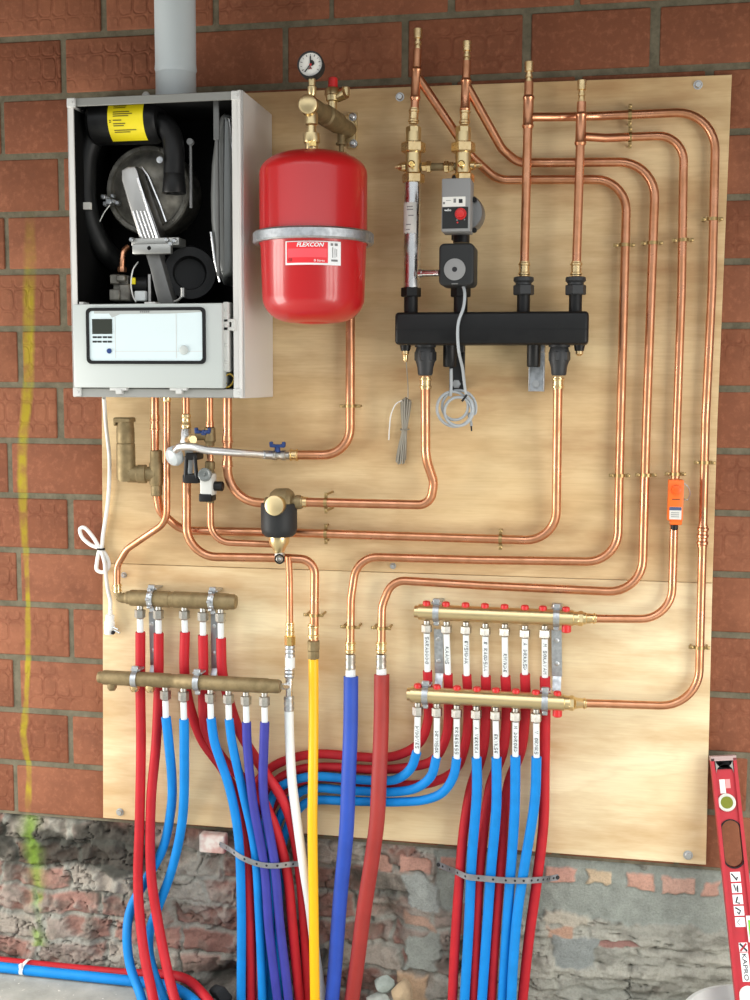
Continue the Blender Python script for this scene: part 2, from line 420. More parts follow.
def plywood_mat(name, seed, pal):
    m = bpy.data.materials.new(name); m.use_nodes = True; nt = m.node_tree; L = nt.links
    b = nt.nodes['Principled BSDF']; b.inputs['Roughness'].default_value = .62; b.inputs['Specular IOR Level'].default_value = .3
    geo = node(nt, 'ShaderNodeNewGeometry')
    mp = node(nt, 'ShaderNodeMapping'); L.new(geo.outputs['Position'], mp.inputs[0])
    mp.inputs['Location'].default_value = (seed, 0, seed * .7); mp.inputs['Scale'].default_value = (.60, 1, 2.6)
    lo = node(nt, 'ShaderNodeMapping'); L.new(geo.outputs['Position'], lo.inputs[0])
    lo.inputs['Location'].default_value = (seed, 0, 0); lo.inputs['Scale'].default_value = (3, 1, 75)
    big = noise_(nt, mp.outputs[0], 1.9, 5, .5)
    mid = noise_(nt, mp.outputs[0], 3.2, 5, .6)
    rings = math_(nt, 'FRACT', math_(nt, 'MULTIPLY', big, 9.0))
    ring = math_(nt, 'ABSOLUTE', math_(nt, 'SUBTRACT', rings, .5))
    fine = noise_(nt, lo.outputs[0], 3.0, 3, .6)
    base = mixc(nt, rng(nt, big, .38, .66), pal[0], pal[1])
    base = mixc(nt, rng(nt, mid, .44, .70, 0, .85), base, pal[2])
    base = mixc(nt, rng(nt, ring, .0, .2, .16, 0), base, pal[2])
    base = mixc(nt, rng(nt, fine, .45, .75, 0, .22), base, pal[2])
    L.new(base, b.inputs['Base Color'])
    bp = node(nt, 'ShaderNodeBump'); bp.inputs['Strength'].default_value = .12; bp.inputs['Distance'].default_value = .001
    L.new(fine, bp.inputs['Height']); L.new(bp.outputs[0], b.inputs['Normal'])
    return m
def vcol_mat(name, rough=.92, scale=160, strength=.7):
    m = bpy.data.materials.new(name); m.use_nodes = True; nt = m.node_tree; L = nt.links
    b = nt.nodes['Principled BSDF']; b.inputs['Roughness'].default_value = rough; b.inputs['Specular IOR Level'].default_value = .2
    a = node(nt, 'ShaderNodeAttribute', attribute_name='tint'); geo = node(nt, 'ShaderNodeNewGeometry')
    n1 = noise_(nt, geo.outputs['Position'], scale, 5, .7)
    c = mixc(nt, rng(nt, n1, .45, .8, .0, .35), a.outputs['Color'], (.06, .055, .05), 'MIX')
    L.new(c, b.inputs['Base Color'])
    bp = node(nt, 'ShaderNodeBump'); bp.inputs['Strength'].default_value = strength; bp.inputs['Distance'].default_value = .006
    L.new(n1, bp.inputs['Height']); L.new(bp.outputs[0], b.inputs['Normal'])
    return m
def floor_mat():
    m = bpy.data.materials.new('dusty_concrete'); m.use_nodes = True; nt = m.node_tree; L = nt.links
    b = nt.nodes['Principled BSDF']; b.inputs['Roughness'].default_value = .9
    geo = node(nt, 'ShaderNodeNewGeometry'); n1 = noise_(nt, geo.outputs['Position'], 14, 6, .65)
    c = mixc(nt, rng(nt, n1, .3, .7), srgb(150, 150, 142), srgb(182, 180, 170))
    n2 = noise_(nt, geo.outputs['Position'], 70, 2, .5); c = mixc(nt, rng(nt, n2, .68, .72, 0, .8), c, srgb(225, 222, 212))
    L.new(c, b.inputs['Base Color'])
    bp = node(nt, 'ShaderNodeBump'); bp.inputs['Strength'].default_value = .5; bp.inputs['Distance'].default_value = .004
    L.new(n1, bp.inputs['Height']); L.new(bp.outputs[0], b.inputs['Normal'])
    return m
BRICK, MORTAR, FLOORM = brick_mat(), mortar_mat(), floor_mat()
CEILM = mat('dark_shading_ceiling', srgb(96, 74, 52), .8, nscale=6, noise=.3)
# ------------------------------------------------------------------ setting: brick wall, old masonry, floor, added shading slab
WY = .018
ZB = 0.8916 + 1.64                       # z of the first bed joint
def brick_wall():
    bm = bmesh.new(); uvl = bm.loops.layers.uv.new('UVMap'); cl = bm.loops.layers.float_color.new('tint')
    rnd = random.Random(3)
    offs = {0: -.5711, 1: -.687, 2: -.861, 4: -.859, 6: -.83, 7: -.715, 8: -.868, 9: -.696, 10: -.847, 11: -.697, 12: -.864, 13: -.71, 14: -.876}
    for row in range(-1, 15):
        zt = ZB - .15 * (row - 1) - .0075; zb = ZB - .15 * row + .0075
        o = offs.get(row, -.861 if row % 2 == 0 else -.70)
        for j in range(-4, 10):
            x0 = o + .3 * j + .008 + rnd.uniform(-.004, .004); x1 = o + .3 * (j + 1) - .008 + rnd.uniform(-.004, .004)
            if x1 < -1.7 or x0 > 1.9: continue
            dy = rnd.uniform(0, .0025)
            t = bmesh.new(); bmesh.ops.create_cube(t, size=1)
            for v in t.verts:
                v.co = Vector(((x0 + x1) / 2 + v.co.x * (x1 - x0), WY + dy + .02 + v.co.y * .04, (zt + zb) / 2 + v.co.z * (zt - zb)))
            bmesh.ops.bevel(t, geom=list(t.edges), offset=.004, segments=2, affect='EDGES', profile=.5)
            c = (rnd.random(), rnd.random(), rnd.random(), 1)
            fl = rnd.random() < .5
            mp = {v: bm.verts.new(v.co) for v in t.verts}
            for f in t.faces:
                g = bm.faces.new([mp[v] for v in f.verts]); g.smooth = True
                for l in g.loops:
                    vv = l.vert.co.z - zb
                    l[uvl].uv = (l.vert.co.x - x0 + c[2] * .02, (zt - zb - vv) if fl else vv); l[cl] = c
            t.free()
    # mortar bed just behind the brick faces
    n0 = len(bm.faces)
    zt, zb = ZB + .30, ZB - .15 * 14
    vs = [bm.verts.new(p) for p in ((-1.7, WY + .0045, zb), (1.9, WY + .0045, zb), (1.9, WY + .0045, zt), (-1.7, WY + .0045, zt), (-1.7, WY + .14, zb), (1.9, WY + .14, zb), (1.9, WY + .14, zt), (-1.7, WY + .14, zt))]
    for q in ((0, 1, 2, 3), (5, 4, 7, 6), (4, 0, 3, 7), (1, 5, 6, 2), (3, 2, 6, 7), (4, 5, 1, 0)):
        f = bm.faces.new([vs[i] for i in q]); f.material_index = 1
    me = bpy.data.meshes.new('wall_back'); bm.to_mesh(me); bm.free()
    me.set_sharp_from_angle(angle=math.radians(60))
    me.materials.append(BRICK); me.materials.append(MORTAR)
    o = link(bpy.data.objects.new('wall_back', me)); o['kind'] = 'structure'; o['label'] = 'wall of red hollow clay bricks with grey mortar and a sprayed yellow line'
brick_wall()

def vnoise(x, z, s, seed):
    """smooth value noise, vectorised"""
    xi = x * s; zi = z * s
    i = np.floor(xi).astype(int); j = np.floor(zi).astype(int); fx = xi - i; fz = zi - j
    fx = fx * fx * (3 - 2 * fx); fz = fz * fz * (3 - 2 * fz)
    h = lambda a, b: (np.abs(np.sin(a * 127.1 + b * 311.7 + seed * 74.7) * 43758.5453) % 1.0)
    return (h(i, j) * (1 - fx) + h(i + 1, j) * fx) * (1 - fz) + (h(i, j + 1) * (1 - fx) + h(i + 1, j + 1) * fx) * fz
def fbm(x, z, s, seed, o=4):
    r = 0; a = .5; t = 0
    for k in range(o): r = r + a * vnoise(x, z, s * 2 ** k, seed + k * 13); t += a; a *= .5
    return r / t
def sm(v, a, b): t = np.clip((v - a) / (b - a), 0, 1); return t * t * (3 - 2 * t)
def old_wall():
    z1 = ZB - .15 * 14 + .004; z0 = -.22; nx, nz = 870, 190
    X, Z = np.meshgrid(np.linspace(-1.25, 1.9, nx), np.linspace(z0, z1, nz), indexing='xy')
    wx = X + (fbm(X, Z, 14, 1) - .5) * .05; wz = Z + (fbm(X, Z, 10, 2) - .5) * .045
    ch = .072; row = np.floor(wz / ch); fz = (wz / ch - row)
    bl = .205; sh = (np.abs(np.sin(row * 12.9898) * 43758.5453) % 1.0) * bl
    bx = (wx + sh) / bl; colm = np.floor(bx); fx = bx - colm
    ex = np.minimum(fx, 1 - fx) * bl; ez = np.minimum(fz, 1 - fz) * ch
    edge = np.minimum(ex, ez)
    rnd = np.abs(np.sin(colm * 127.1 + row * 311.7) * 43758.5453) % 1.0
    rnd2 = np.abs(np.sin(colm * 269.5 + row * 183.3) * 43758.5453) % 1.0
    body = sm(edge, .003, .011)
    big = fbm(X, Z, 3.2, 21, 4); sml = fbm(X, Z, 34, 31, 4); md = fbm(X, Z, 9, 41, 4)
    right = sm(X, .30, .55)
    smear = np.clip(sm(md * .6 + sml * .4 + .22 * right, .44, .58), 0, 1)
    c = lambda *k: np.array(srgb(*k))[None, None, :]
    br = c(138, 104, 93) * (1 - rnd[..., None]) + c(160, 122, 110) * rnd[..., None]
    pale = c(160, 150, 138)
    br = br * (1 - sm(rnd2, .55, .75)[..., None]) + pale * sm(rnd2, .55, .75)[..., None]
    mort = c(178, 174, 162) * (1 - sml[..., None]) + c(132, 130, 122) * sml[..., None]
    gr = c(168, 170, 160)
    col = mort * (1 - body[..., None]) + br * body[..., None]
    sg = smear[..., None] * (.55 + .4 * right[..., None])
    col = col * (1 - sg) + (mort * .55 + gr * .45) * sg
    hgt = (body * (.006 + .010 * rnd2)) * (1 - .6 * smear) + smear * (.010 + .010 * md) + (sml - .5) * .016 + (big - .5) * .03
    # streaked trowelled mortar on the right
    st = fbm(X * .35, Z * 3.0, 12, 51, 4)
    rs = right * sm(big, .32, .5)
    col = col * (1 - .6 * rs[..., None]) + (c(206, 200, 184) * st[..., None] + c(132, 134, 124) * (1 - st[..., None])) * .6 * rs[..., None]
    hgt += rs * (st - .5) * .026
    crack = sm(np.abs(st - .5), .0, .016); hgt -= rs * (1 - crack) * .012
    # dark veins and dirt between the crumbling stones
    n_ = fbm(X, Z * 1.6, 13, 71, 4); vein = np.exp(-((n_ - .5) / .012) ** 2) * sm(fbm(X, Z, 5, 73, 2), .4, .6)
    hgt -= vein * .010; col = col * (1 - .45 * vein[..., None])
    dirt = sm(fbm(X, Z * 1.4, 24, 79, 4), .48, .72)[..., None] * .5
    col = col * (1 - dirt) + c(104, 100, 90) * dirt
    # soot, upper left
    so = sm(fbm(X, Z, 9, 61, 5) + .40 * np.exp(-((Z - .335) / .065) ** 2) * (1 - sm(X, -.46, -.26)), .58, .80)[..., None]
    col = col * (1 - .88 * so) + c(52, 52, 46) * .88 * so
    def patch(px0, py0, px1, py1, rgb, h, ragged=.02, e=.006):
        nonlocal col, hgt
        a = at(px0, py0, WY); b = at(px1, py1, WY)
        n = (fbm(X, Z, 26, int(px0), 3) - .5) * ragged * 2
        d = np.minimum(np.minimum(X - a.x, b.x - X), np.minimum(a.z - Z, Z - b.z)) + n
        k = sm(d, 0, e)
        v = (.9 + .45 * fbm(X, Z, 40, int(px1) + 5, 4))[..., None]
        col = col * (1 - k[..., None]) + c(*rgb) * v * k[..., None]
        hgt = hgt * (1 - k) + (h + (sml - .5) * .006) * k
        return k
    # mortar band under the new bricks, then the row of brick heads
    patch(430, 848, 780, 940, (142, 146, 138), .006, .02)
    for x0, y0, x1, y1, rgb in ((372, 854, 392, 874, (178, 138, 122)), (400, 857, 431, 875, (184, 142, 126)), (440, 858, 458, 872, (168, 126, 112)), (546, 868, 577, 886, (196, 150, 134)), (586, 870, 614, 888, (190, 168, 140)), (626, 874, 653, 892, (190, 148, 130)), (664, 879, 694, 897, (184, 148, 132)), (703, 881, 722, 899, (184, 144, 128)), (592, 940, 642, 951, (148, 112, 104)), (455, 905, 480, 940, (140, 94, 80))):
        patch(x0, y0, x1, y1, rgb, .012, .013, .004)
    # big cement blocks in the middle
    for x0, y0, x1, y1, rgb in ((401, 875, 440, 914, (156, 160, 154)), (403, 931, 440, 974, (148, 152, 144)), (403, 913, 434, 930, (170, 140, 122)), (396, 974, 428, 1010, (176, 148, 120)), (545, 910, 590, 930, (176, 168, 152)), (545, 925, 572, 944, (182, 146, 124)), (552, 935, 600, 975, (140, 144, 140))):
        patch(x0, y0, x1, y1, rgb, .018, .022, .008)
    # scraped lump with a hollow, beside the brick red pipe
    hole = at(385, 925, WY); d = np.hypot((X - hole.x) / .045, (Z - hole.z) / .075)
    hgt -= .05 * np.exp(-d ** 2); 
    hole = at(232, 985, WY); d = np.hypot((X - hole.x) / .06, (Z - hole.z) / .05)
    hgt -= .06 * np.exp(-d ** 2)
    # green-yellow spray
    zs = np.array([p[1] for p in SPRAY])[::-1]; xs = np.array([p[0] for p in SPRAY])[::-1]
    xl = np.interp(Z, zs, xs); g = np.exp(-((X - xl) / (.012 + .018 * fbm(X, Z, 12, 77, 2))) ** 2) * sm(fbm(X, Z, 16, 88, 3), .30, .48) * (Z > .05)
    k = np.clip(g, 0, 1)[..., None] * .62
    col = col * (1 - k) + c(128, 164, 48) * k
    hgt *= np.clip((z1 - Z) / .02, .25, 1)
    Y = WY + .020 - hgt
    co = np.stack([X, Y, Z], -1).reshape(-1, 3)
    idx = np.arange(nx * nz).reshape(nz, nx)
    q = np.stack([idx[:-1, :-1], idx[:-1, 1:], idx[1:, 1:], idx[1:, :-1]], -1).reshape(-1, 4)
    # thickness
    back = np.array([[-1.25, .16, z0], [1.9, .16, z0], [1.9, .16, z1], [-1.25, .16, z1]]); nb = nx * nz
    verts = np.concatenate([co, back]).tolist(); faces = q.tolist()
    bot = idx[0].tolist(); topi = idx[-1].tolist()
    faces.append(bot[::-1] + [nb, nb + 1]); faces.append(topi + [nb + 2, nb + 3]); faces.append([nb + 1, nb, nb + 3, nb + 2])
    faces.append(idx[:, 0].tolist() + [nb + 3, nb]); faces.append(idx[::-1, -1].tolist() + [nb + 1, nb + 2])
    me = bpy.data.meshes.new('wall_base'); me.from_pydata(verts, [], faces)
    a = me.color_attributes.new('tint', 'FLOAT_COLOR', 'POINT')
    cc = np.ones((nb + 4, 4), dtype=np.float32); cc[:nb, :3] = np.clip(col, 0, 1).reshape(-1, 3); cc[nb:, :3] = .2
    a.data.foreach_set('color', cc.ravel())
    for p in me.polygons: p.use_smooth = True
    me.set_sharp_from_angle(angle=math.radians(70))
    me.materials.append(vcol_mat('old_masonry'))
    o = link(bpy.data.objects.new('wall_base', me)); o['kind'] = 'structure'; o['label'] = 'rough old masonry footing with crumbling bricks, mortar and soot'
old_wall()
TX = -.40                                # right of here a slot runs along the wall
b = B()
b.box((-2.6, -4.4, -.25), (3.2, -.17, 0)); b.box((-2.6, -.17, -.25), (TX, .03, 0)); b.box((TX, -.17, -.25), (3.2, .03, -.2))
for x0_, x1_ in ((.13, .34), (.62, 3.2)): b.box((x0_, -.17, -.2), (x1_, .03, 0))
b.build('floor', FLOORM, label='dusty grey concrete floor')['kind'] = 'structure'
b = B(); b.box((-2.6, -1.15, 2.835), (3.2, .16, 2.92)); b.build('shading_ceiling', CEILM)['kind'] = 'structure'  # unseen dark slab, added and cut short to shade the upper wall

# ------------------------------------------------------------------ plywood and its bolts
def panel(px, m, label):
    P = [at(x, y, 0) for x, y in px]; b = B(); b.prism([(p.x, p.z) for p in P], 0, .0175, .0012, 1)
    tag(b.build('plywood_panel', m), label, 'plywood panel')
panel(((97, 98.5), (732, 74.5), (717.5, 420), (712.5, 582.9), (102.6, 562.9), (101.6, 400)), plywood_mat('plywood_upper', 3.1, (srgb(226, 202, 158), srgb(207, 176, 129), srgb(168, 128, 84))), 'large upper plywood panel screwed to the brick wall, behind boiler and copper pipes')
panel(((102.6, 563.4), (712.5, 583.4), (706, 865), (103, 818)), plywood_mat('plywood_lower', 7.7, (srgb(238, 221, 182), srgb(222, 195, 149), srgb(190, 150, 102))), 'lower plywood panel under the seam, behind brass manifolds and coloured pipes')
def bolt(px, py, r, label):
    p = at(px, py, 0); b = B(); b.lathe(p + Vector((0, .004, 0)), (0, -1, 0), [(0, r * 1.35), (.0055, r * 1.35), (.0056, r), (.010, r), (.012, r * .8)], 12)
    tag(b.build('hex_bolt', BOLT), label, 'bolt', 'bolts holding the plywood')
for px, py, r, l in ((400, 97, .008, 'zinc bolt in the top edge of the plywood, left of the tall copper pipes'),
                     (698, 85, .008, 'zinc bolt in the top right corner of the plywood'),
                     (120, 812, .008, 'zinc bolt in the bottom left corner of the plywood'),
                     (688, 855, .009, 'zinc bolt in the bottom right corner of the plywood'),
                     (124, 575, .006, 'small zinc bolt beside the end of the thin copper pipe above left manifold'),
                     (393, 566, .006, 'small zinc bolt between the two curved copper pipes'),
                     (391, 585, .005, 'small zinc bolt just inside the lower curved copper pipe')):
    bolt(px, py, r, l)

# ------------------------------------------------------------------ boiler
YF = -.246
bx0, bx1 = at(70, 247, YF).x, at(243.8, 247, YF).x
bz1, bz0 = at(155, 94, YF).z, at(155, 397.5, YF).z
boiler = thing('gas_boiler', 'white wall-hung gas boiler with its front cover off, left on the plywood', 'boiler', ((bx0 + bx1) / 2, -.12, bz0))
T = .004
b = B(); b.box((bx1 - T, YF, bz0), (bx1, -.003, bz1), .0015, 1); b.box((bx1 - .027, YF, bz0), (bx1, YF + .004, bz1), .001, 1)
b.box((bx1 - .012, YF - .004, bz0), (bx1 - .004, YF, bz1), .001, 1)
b.build('side_panel', WHITESIDE, boiler)
b = B(); b.box((bx0, YF, bz0), (bx0 + T, -.003, bz1), .0015, 1); b.box((bx0, YF, bz0), (bx0 + .016, YF + .004, bz1), .001, 1)
b.build('side_panel', WHITESIDE, boiler)
b = B(); b.box((bx0 + T, YF + .001, bz1 - .020), (bx1 - T, YF + .006, bz1 - .001), .001, 1); b.box((bx0 + T, YF + .005, bz1 - .005), (bx1 - T, -.003, bz1 - .001))
b.build('top_rail', CREAM, boiler, 'grey top rail')
b = B(); b.box((bx0 + T, YF - .001, bz0), (bx1 - T, YF + .012, bz0 + .021), .002, 1); b.box((bx0 + T, YF + .012, bz0), (bx1 - T, -.003, bz0 + .004))
b.build('bottom_rail', mat('bottom_rail_grey', srgb(150, 150, 146), .45), boiler)
for x in (bx0 + .012, bx1 - .016):
    for z in (bz1 - .012, bz0 + .012):
        b = B(); b.box((x - .011, YF - .005, z - .011), (x + .011, YF + .002, z + .011), .002, 1); b.lathe((x + .002, YF - .004, z), (0, -1, 0), [(0, .004), (.003, .003)], 10)
        b.build('corner_clip', LGREYP, boiler)
b = B(); b.box((bx0 + T, -.009, bz0 + .004), (bx1 - T, -.003, bz1 - .005))
b.box((bx0 + T, YF + .02, bz0 + .02), (bx0 + T + .003, -.009, bz1 - .02)); b.box((bx1 - T - .003, YF + .02, bz0 + .02), (bx1 - T, -.009, bz1 - .02))
b.box((bx0 + T, YF + .02, bz1 - .012), (bx1 - T, -.009, bz1 - .0055)); b.box((bx0 + T, YF + .02, bz0 + .005), (bx1 - T, -.009, bz0 + .010))
b.build('inner_liner', DARKIN, boiler, 'black inner liner')
# air intake box with the warning sticker
Y1 = -.20
c0, c1 = at(92, 123, -.16), at(161, 121, -.16)
b = B(); rr = size(22, 125, 122, -.16)
b.lathe(c0, c1 - c0, [(0, rr * .8), (.012, rr), ((c1 - c0).length - .012, rr), ((c1 - c0).length, rr * .85)], 32)
airbox = b.build('air_silencer', BLACKP, boiler)
sa, sb = at(107.5, 122, -.16 - rr), at(143, 122, -.16 - rr); sa.y = sb.y = -.16; sa.z = sb.z = (c0.z + c1.z) / 2; rings = []
for f in (0, 1):
    p = sa.lerp(sb, f)
    rings.append([Vector((p.x, p.y - math.cos(a) * (rr + .0012), p.z + math.sin(a) * (rr + .0012))) for a in [math.radians(-66 + 130 * k / 24) for k in range(25)]])
b = B(); b.quadstrip(rings, closed=False, caps=False)
stick = b.build('warning_sticker', YELLOWLABEL, airbox, 'yellow warning sticker with lines of small print')
b = B()
for k, (a, x0, x1) in enumerate(((44, .16, .42), (40, .16, .34), (28, .16, .52), (23, .16, .50), (12, .16, .62), (7, .16, .70), (2, .16, .60), (-8, .16, .40), (-16, .16, .5), (-21, .16, .45), (-32, .16, .78), (-37, .16, .6), (44, .05, .10), (40, .05, .1), (-8, .05, .10), (-12, .05, .1))):
    a = math.radians(a); q = Vector((0, -math.cos(a), math.sin(a))) * (rr + .0022); tz = Vector((0, math.sin(a), math.cos(a)))
    p0 = sa.lerp(sb, x0) ; p1 = sa.lerp(sb, x1); p0.y = p1.y = sa.y; p1.z = p0.z
    h = tz * .0012
    b.quadstrip([[p0 + q - h, p0 + q + h], [p1 + q - h, p1 + q + h]], closed=False, caps=False)
b.build('small_print', mat('olive_ink', srgb(105, 95, 15), .6), stick)
# corrugated/black hoses
b = B(); b.tube(spline(px_pts([(112, 120, -.13), (100, 128, -.14), (88, 150, -.15), (85, 180, -.15), (86, 205, -.15), (92, 228, -.14), (103, 248, -.12), (116, 262, -.08)])), size(11, 90, 180, -.15), 18)
hs = b.build('air_hose', RUBBER, boiler)
p0, p1 = at(76, 202.5, -.183), at(90, 209, -.183); b = B(); b.box((p0.x, -.1835, p1.z), (p1.x, -.172, p0.z)); b.build('hose_tag', PAPER, hs, 'small white tag with a dark code')
b = B(); b.box((at(78, 204, -.184).x, -.1838, at(78, 208, -.184).z), (at(82.5, 204, -.184).x, -.1834, at(80, 203.6, -.184).z)); b.build('tag_print', BLACKINK, hs)
b = B(); b.tube(spline(px_pts([(154, 122, -.16), (163, 124, -.165), (171, 134, -.17), (174, 150, -.175), (174, 174, -.175)])), size(10.5, 170, 150, -.17), 18)
b.lathe(at(174, 171, -.175), (0, 0, -1), [(0, size(9, 172, 170, -.17)), (.004, size(10.2, 172, 170, -.17)), (.05, size(12, 172, 170, -.17)), (.053, size(11.5, 172, 170, -.17)), (.053, size(8, 172, 170, -.17)), (.02, size(7, 172, 170, -.17))], 24)
el = b.build('intake_elbow', BLACKP, boiler)
b = B(); p = at(160, 160, -.20); b.lathe(p, (0, -1, 0), [(0, .008), (.003, .008), (.004, .004), (.006, .004)], 12); b.build('elbow_screw', ZINC, el)
# heat exchanger door
c = at(150, 191, -.10); R0 = size(44, 150, 190, -.11)
b = B(); b.lathe(c, (0, -1, 0), [(-.085, R0 * .96), (0, R0 * .97), (.004, R0), (.014, R0), (.018, R0 * .97), (.018, R0 * .88), (.012, R0 * .85), (.016, R0 * .74), (.030, R0 * .6), (.034, R0 * .3), (.034, 0)], 56)
hx = b.build('burner_door', CAST, boiler, 'round cast metal burner door')
for k in range(12):
    a = 2 * math.pi * k / 12 + .2; q = c + Vector((math.cos(a) * R0 * .92, -.016, math.sin(a) * R0 * .92)); b = B(); b.lathe(q, (0, -1, 0), [(0, .004), (.004, .004), (.005, .003)], 8)
    b.build('door_bolt', CAST, hx)
b = B(); b.tube(px_pts([(104, 197, -.135), (118, 203, -.135)]), .005, 8)
for (x, y, s) in ((104, 197, 1), (110, 202, 1.3), (106, 204, 1), (118, 203, .9), (113, 196, .8)):
    p = at(x, y, -.135); b.box(p - Vector((.006, .008, .006)) * s, p + Vector((.006, .010, .006)) * s, .002, 1)
b.build('ignition_fitting', ZINC, hx)
b = B(); b.tube(spline(px_pts([(110, 205, -.15), (104, 213, -.15), (99, 226, -.14), (103, 241, -.12), (112, 249, -.10), (121, 257, -.09)])), .0014, 6)
b.build('ignition_wire', WHITECABLE, hx)
# air channel arm, cross plate and lower arm
def arm(pts_c, ws, y0, y1, bev):
    L_, R_ = [], []
    for (x, y), w_ in zip(pts_c, ws):
        L_.append((x - w_ / 2, y)); R_.append((x + w_ / 2, y))
    poly = [at(x, y, y0) for x, y in L_ + R_[::-1]]
    b = B(); b.prism([(p.x, p.z) for p in poly], y0, y1, bev); return b
b = arm([(131, 166), (129, 170), (130.5, 180), (141, 212), (152, 245)], [8, 16, 19, 21, 22], -.195, -.15, .006)
m1 = b.build('gas_air_channel', ALU, boiler, 'ribbed bright aluminium channel')
b = B()
for o, rad in ((-7.4, .0022), (-3.6, .0022), (0.2, .0022), (4.0, .0022), (7.8, .004)):
    top = (0.4 if o > 7 else 0.62)
    P = [(130, 178), (141, 212), (151.5, 243)]
    if o < 7: P = [(140.5, 211), (151.5, 243)]
    b.tube(px_pts([(x + o, y, -.1955) for x, y in P]), rad, 8)
b.build('channel_rib', STEEL, m1, 'bright raised ribs')
b = B(); b.tube(px_pts([(141.5, 167, -.14), (148, 176, -.14), (160, 205, -.14), (166, 222, -.14)]), .004, 8); b.build('gas_tube', STEEL, boiler)
pc = at(132, 238, -.205); pd = at(171, 253, -.205)
b = B(); b.box((pc.x, -.207, at(150, 254, -.207).z), (pd.x, -.19, at(150, 243.5, -.207).z), .003, 2)
b.box((at(131, 243, -.2).x, -.20, at(131, 246, -.2).z), (at(179, 243, -.2).x, -.15, at(131, 238, -.2).z), .003, 2)
pl = b.build('cross_plate', mat('dull_plate', (0.42, 0.42, 0.40), .4, .9), boiler)
b = B(); b.lathe(at(149, 248, -.2075), (0, -1, 0), [(0, .005), (.0006, .004)], 12); b.build('plate_hole', DARKIN, pl)
for x, y in ((133, 240), (168, 240), (172, 244), (176, 241)):
    b = B(); b.lathe(at(x, y, -.195), (0, -1, 0), [(0, .006), (.012, .006), (.014, .004)], 6); b.build('plate_bolt', ZINC, pl)
b = arm([(152, 253), (157, 270), (162, 290), (166, 304)], [14, 14, 15, 16], -.188, -.15, .004)
b.build('lower_arm', GREYM, boiler, 'grey lower arm')
# grey condensate trap and rods on the right
poly = [at(x, y, -.20) for x, y in ((219, 116), (223, 112), (229, 114), (232, 125), (233.5, 160), (234, 200), (234, 262), (232, 274), (226, 277), (222, 284), (217, 272), (213, 255), (209.5, 220), (209, 195), (210, 165), (213, 140))]
b = B(); b.prism([(p.x, p.z) for p in poly], -.20, -.10, .016, 4)
trap = b.build('condensate_trap', mat('trap_grey', (0.20, 0.205, 0.20), .38, .55), boiler, 'tall grey condensate trap')
b = B(); b.tube(px_pts([(229, 119, -.2), (233, 150, -.198), (234, 200, -.198)]), .003, 8); b.tube(px_pts([(211, 232, -.2), (215, 262, -.2), (220, 282, -.2)]), .003, 8); b.build('trap_edge', STEEL, trap)
p0, p1 = at(213.5, 100, -.215), at(219.5, 140, -.215)
b = B(); b.box((p0.x, -.218, p1.z), (p1.x, -.212, p0.z), .001, 1); b.tube(px_pts([(217, 140, -.212), (218.5, 276, -.212)]), .0045, 10)
b.build('hinge_rod', GREYM, boiler)
b = B(); b.tube(px_pts([(190.5, 141, -.15), (191, 208, -.15)]), .0035, 8); b.lathe(at(190.5, 142, -.15), (0, -1, 0), [(-.006, .008), (.006, .008)], 10); b.build('door_rod', GREYP, boiler)
# fan housing
c = at(190, 275, -.09); b = B(); R1 = size(27, 190, 275, -.12)
b.lathe(c, (.35, -1, 0), [(0, R1), (.05, R1), (.058, R1 * .94), (.058, R1 * .62), (.03, R1 * .55), (.03, 0)], 40); b.build('fan_housing', BLACKP, boiler)
# gas valve
b = B(); p = at(122, 288, -.16)
for dx, dz, sx, sz, y in ((0, 0, .020, .030, -.17), (-.012, .02, .012, .012, -.18), (.014, -.012, .014, .02, -.18), (-.010, -.018, .014, .014, -.185), (.006, .022, .012, .008, -.185)):
    b.box((p.x + dx - sx, y, p.z + dz - sz), (p.x + dx + sx, y + .06, p.z + dz + sz), .003, 1)
gv = b.build('gas_valve', CAST, boiler)
b = B(); b.cyl(at(134, 285, -.15), at(150, 285, -.15), .020, 20, None, .003); b.build('valve_coil', BLACKP, gv)
b = B(); p = at(133.5, 281, -.172); b.box(p - Vector((.005, .003, .008)), p + Vector((.005, .003, .008)), .001, 1); b.build('coil_label', YELLOWLABEL, gv)
b = B(); p = at(141, 296, -.175); b.box(p - Vector((.014, .008, .012)), p + Vector((.014, .008, .012)), .002, 1); b.build('plug_connector', WHITEPEX, gv)
b = B(); p0, p1 = at(148, 274, -.17), at(154, 302, -.17); b.box((p0.x, -.172, p1.z), (at(151, 274, -.17).x, -.13, p0.z), .001, 1); b.build('coil_bracket', ALU, gv)
b = B(); b.tube(spline(px_pts([(128, 247, -.15), (124, 251, -.16), (122.5, 259, -.165), (122, 270, -.165)])), .0075, 14); b.lathe(at(122, 267, -.165), (0, 0, -1), [(0, .011), (.006, .012), (.012, .011)], 8); b.build('gas_elbow', COPPER, gv)
b = B(); b.tube(spline(px_pts([(138, 262, -.16), (133, 270, -.19), (131, 283, -.195), (133, 296, -.195), (136, 302, -.19)])), .0016, 6); b.build('valve_wire', WHITECABLE, gv)
b = B(); b.tube(spline(px_pts([(165, 302, -.18), (176, 301, -.18), (182, 296, -.18), (183, 289, -.18)])), .003, 8); b.tube(px_pts([(183, 297, -.18), (183, 288, -.18)]), .006, 8); b.build('drain_hook', ALU, boiler)
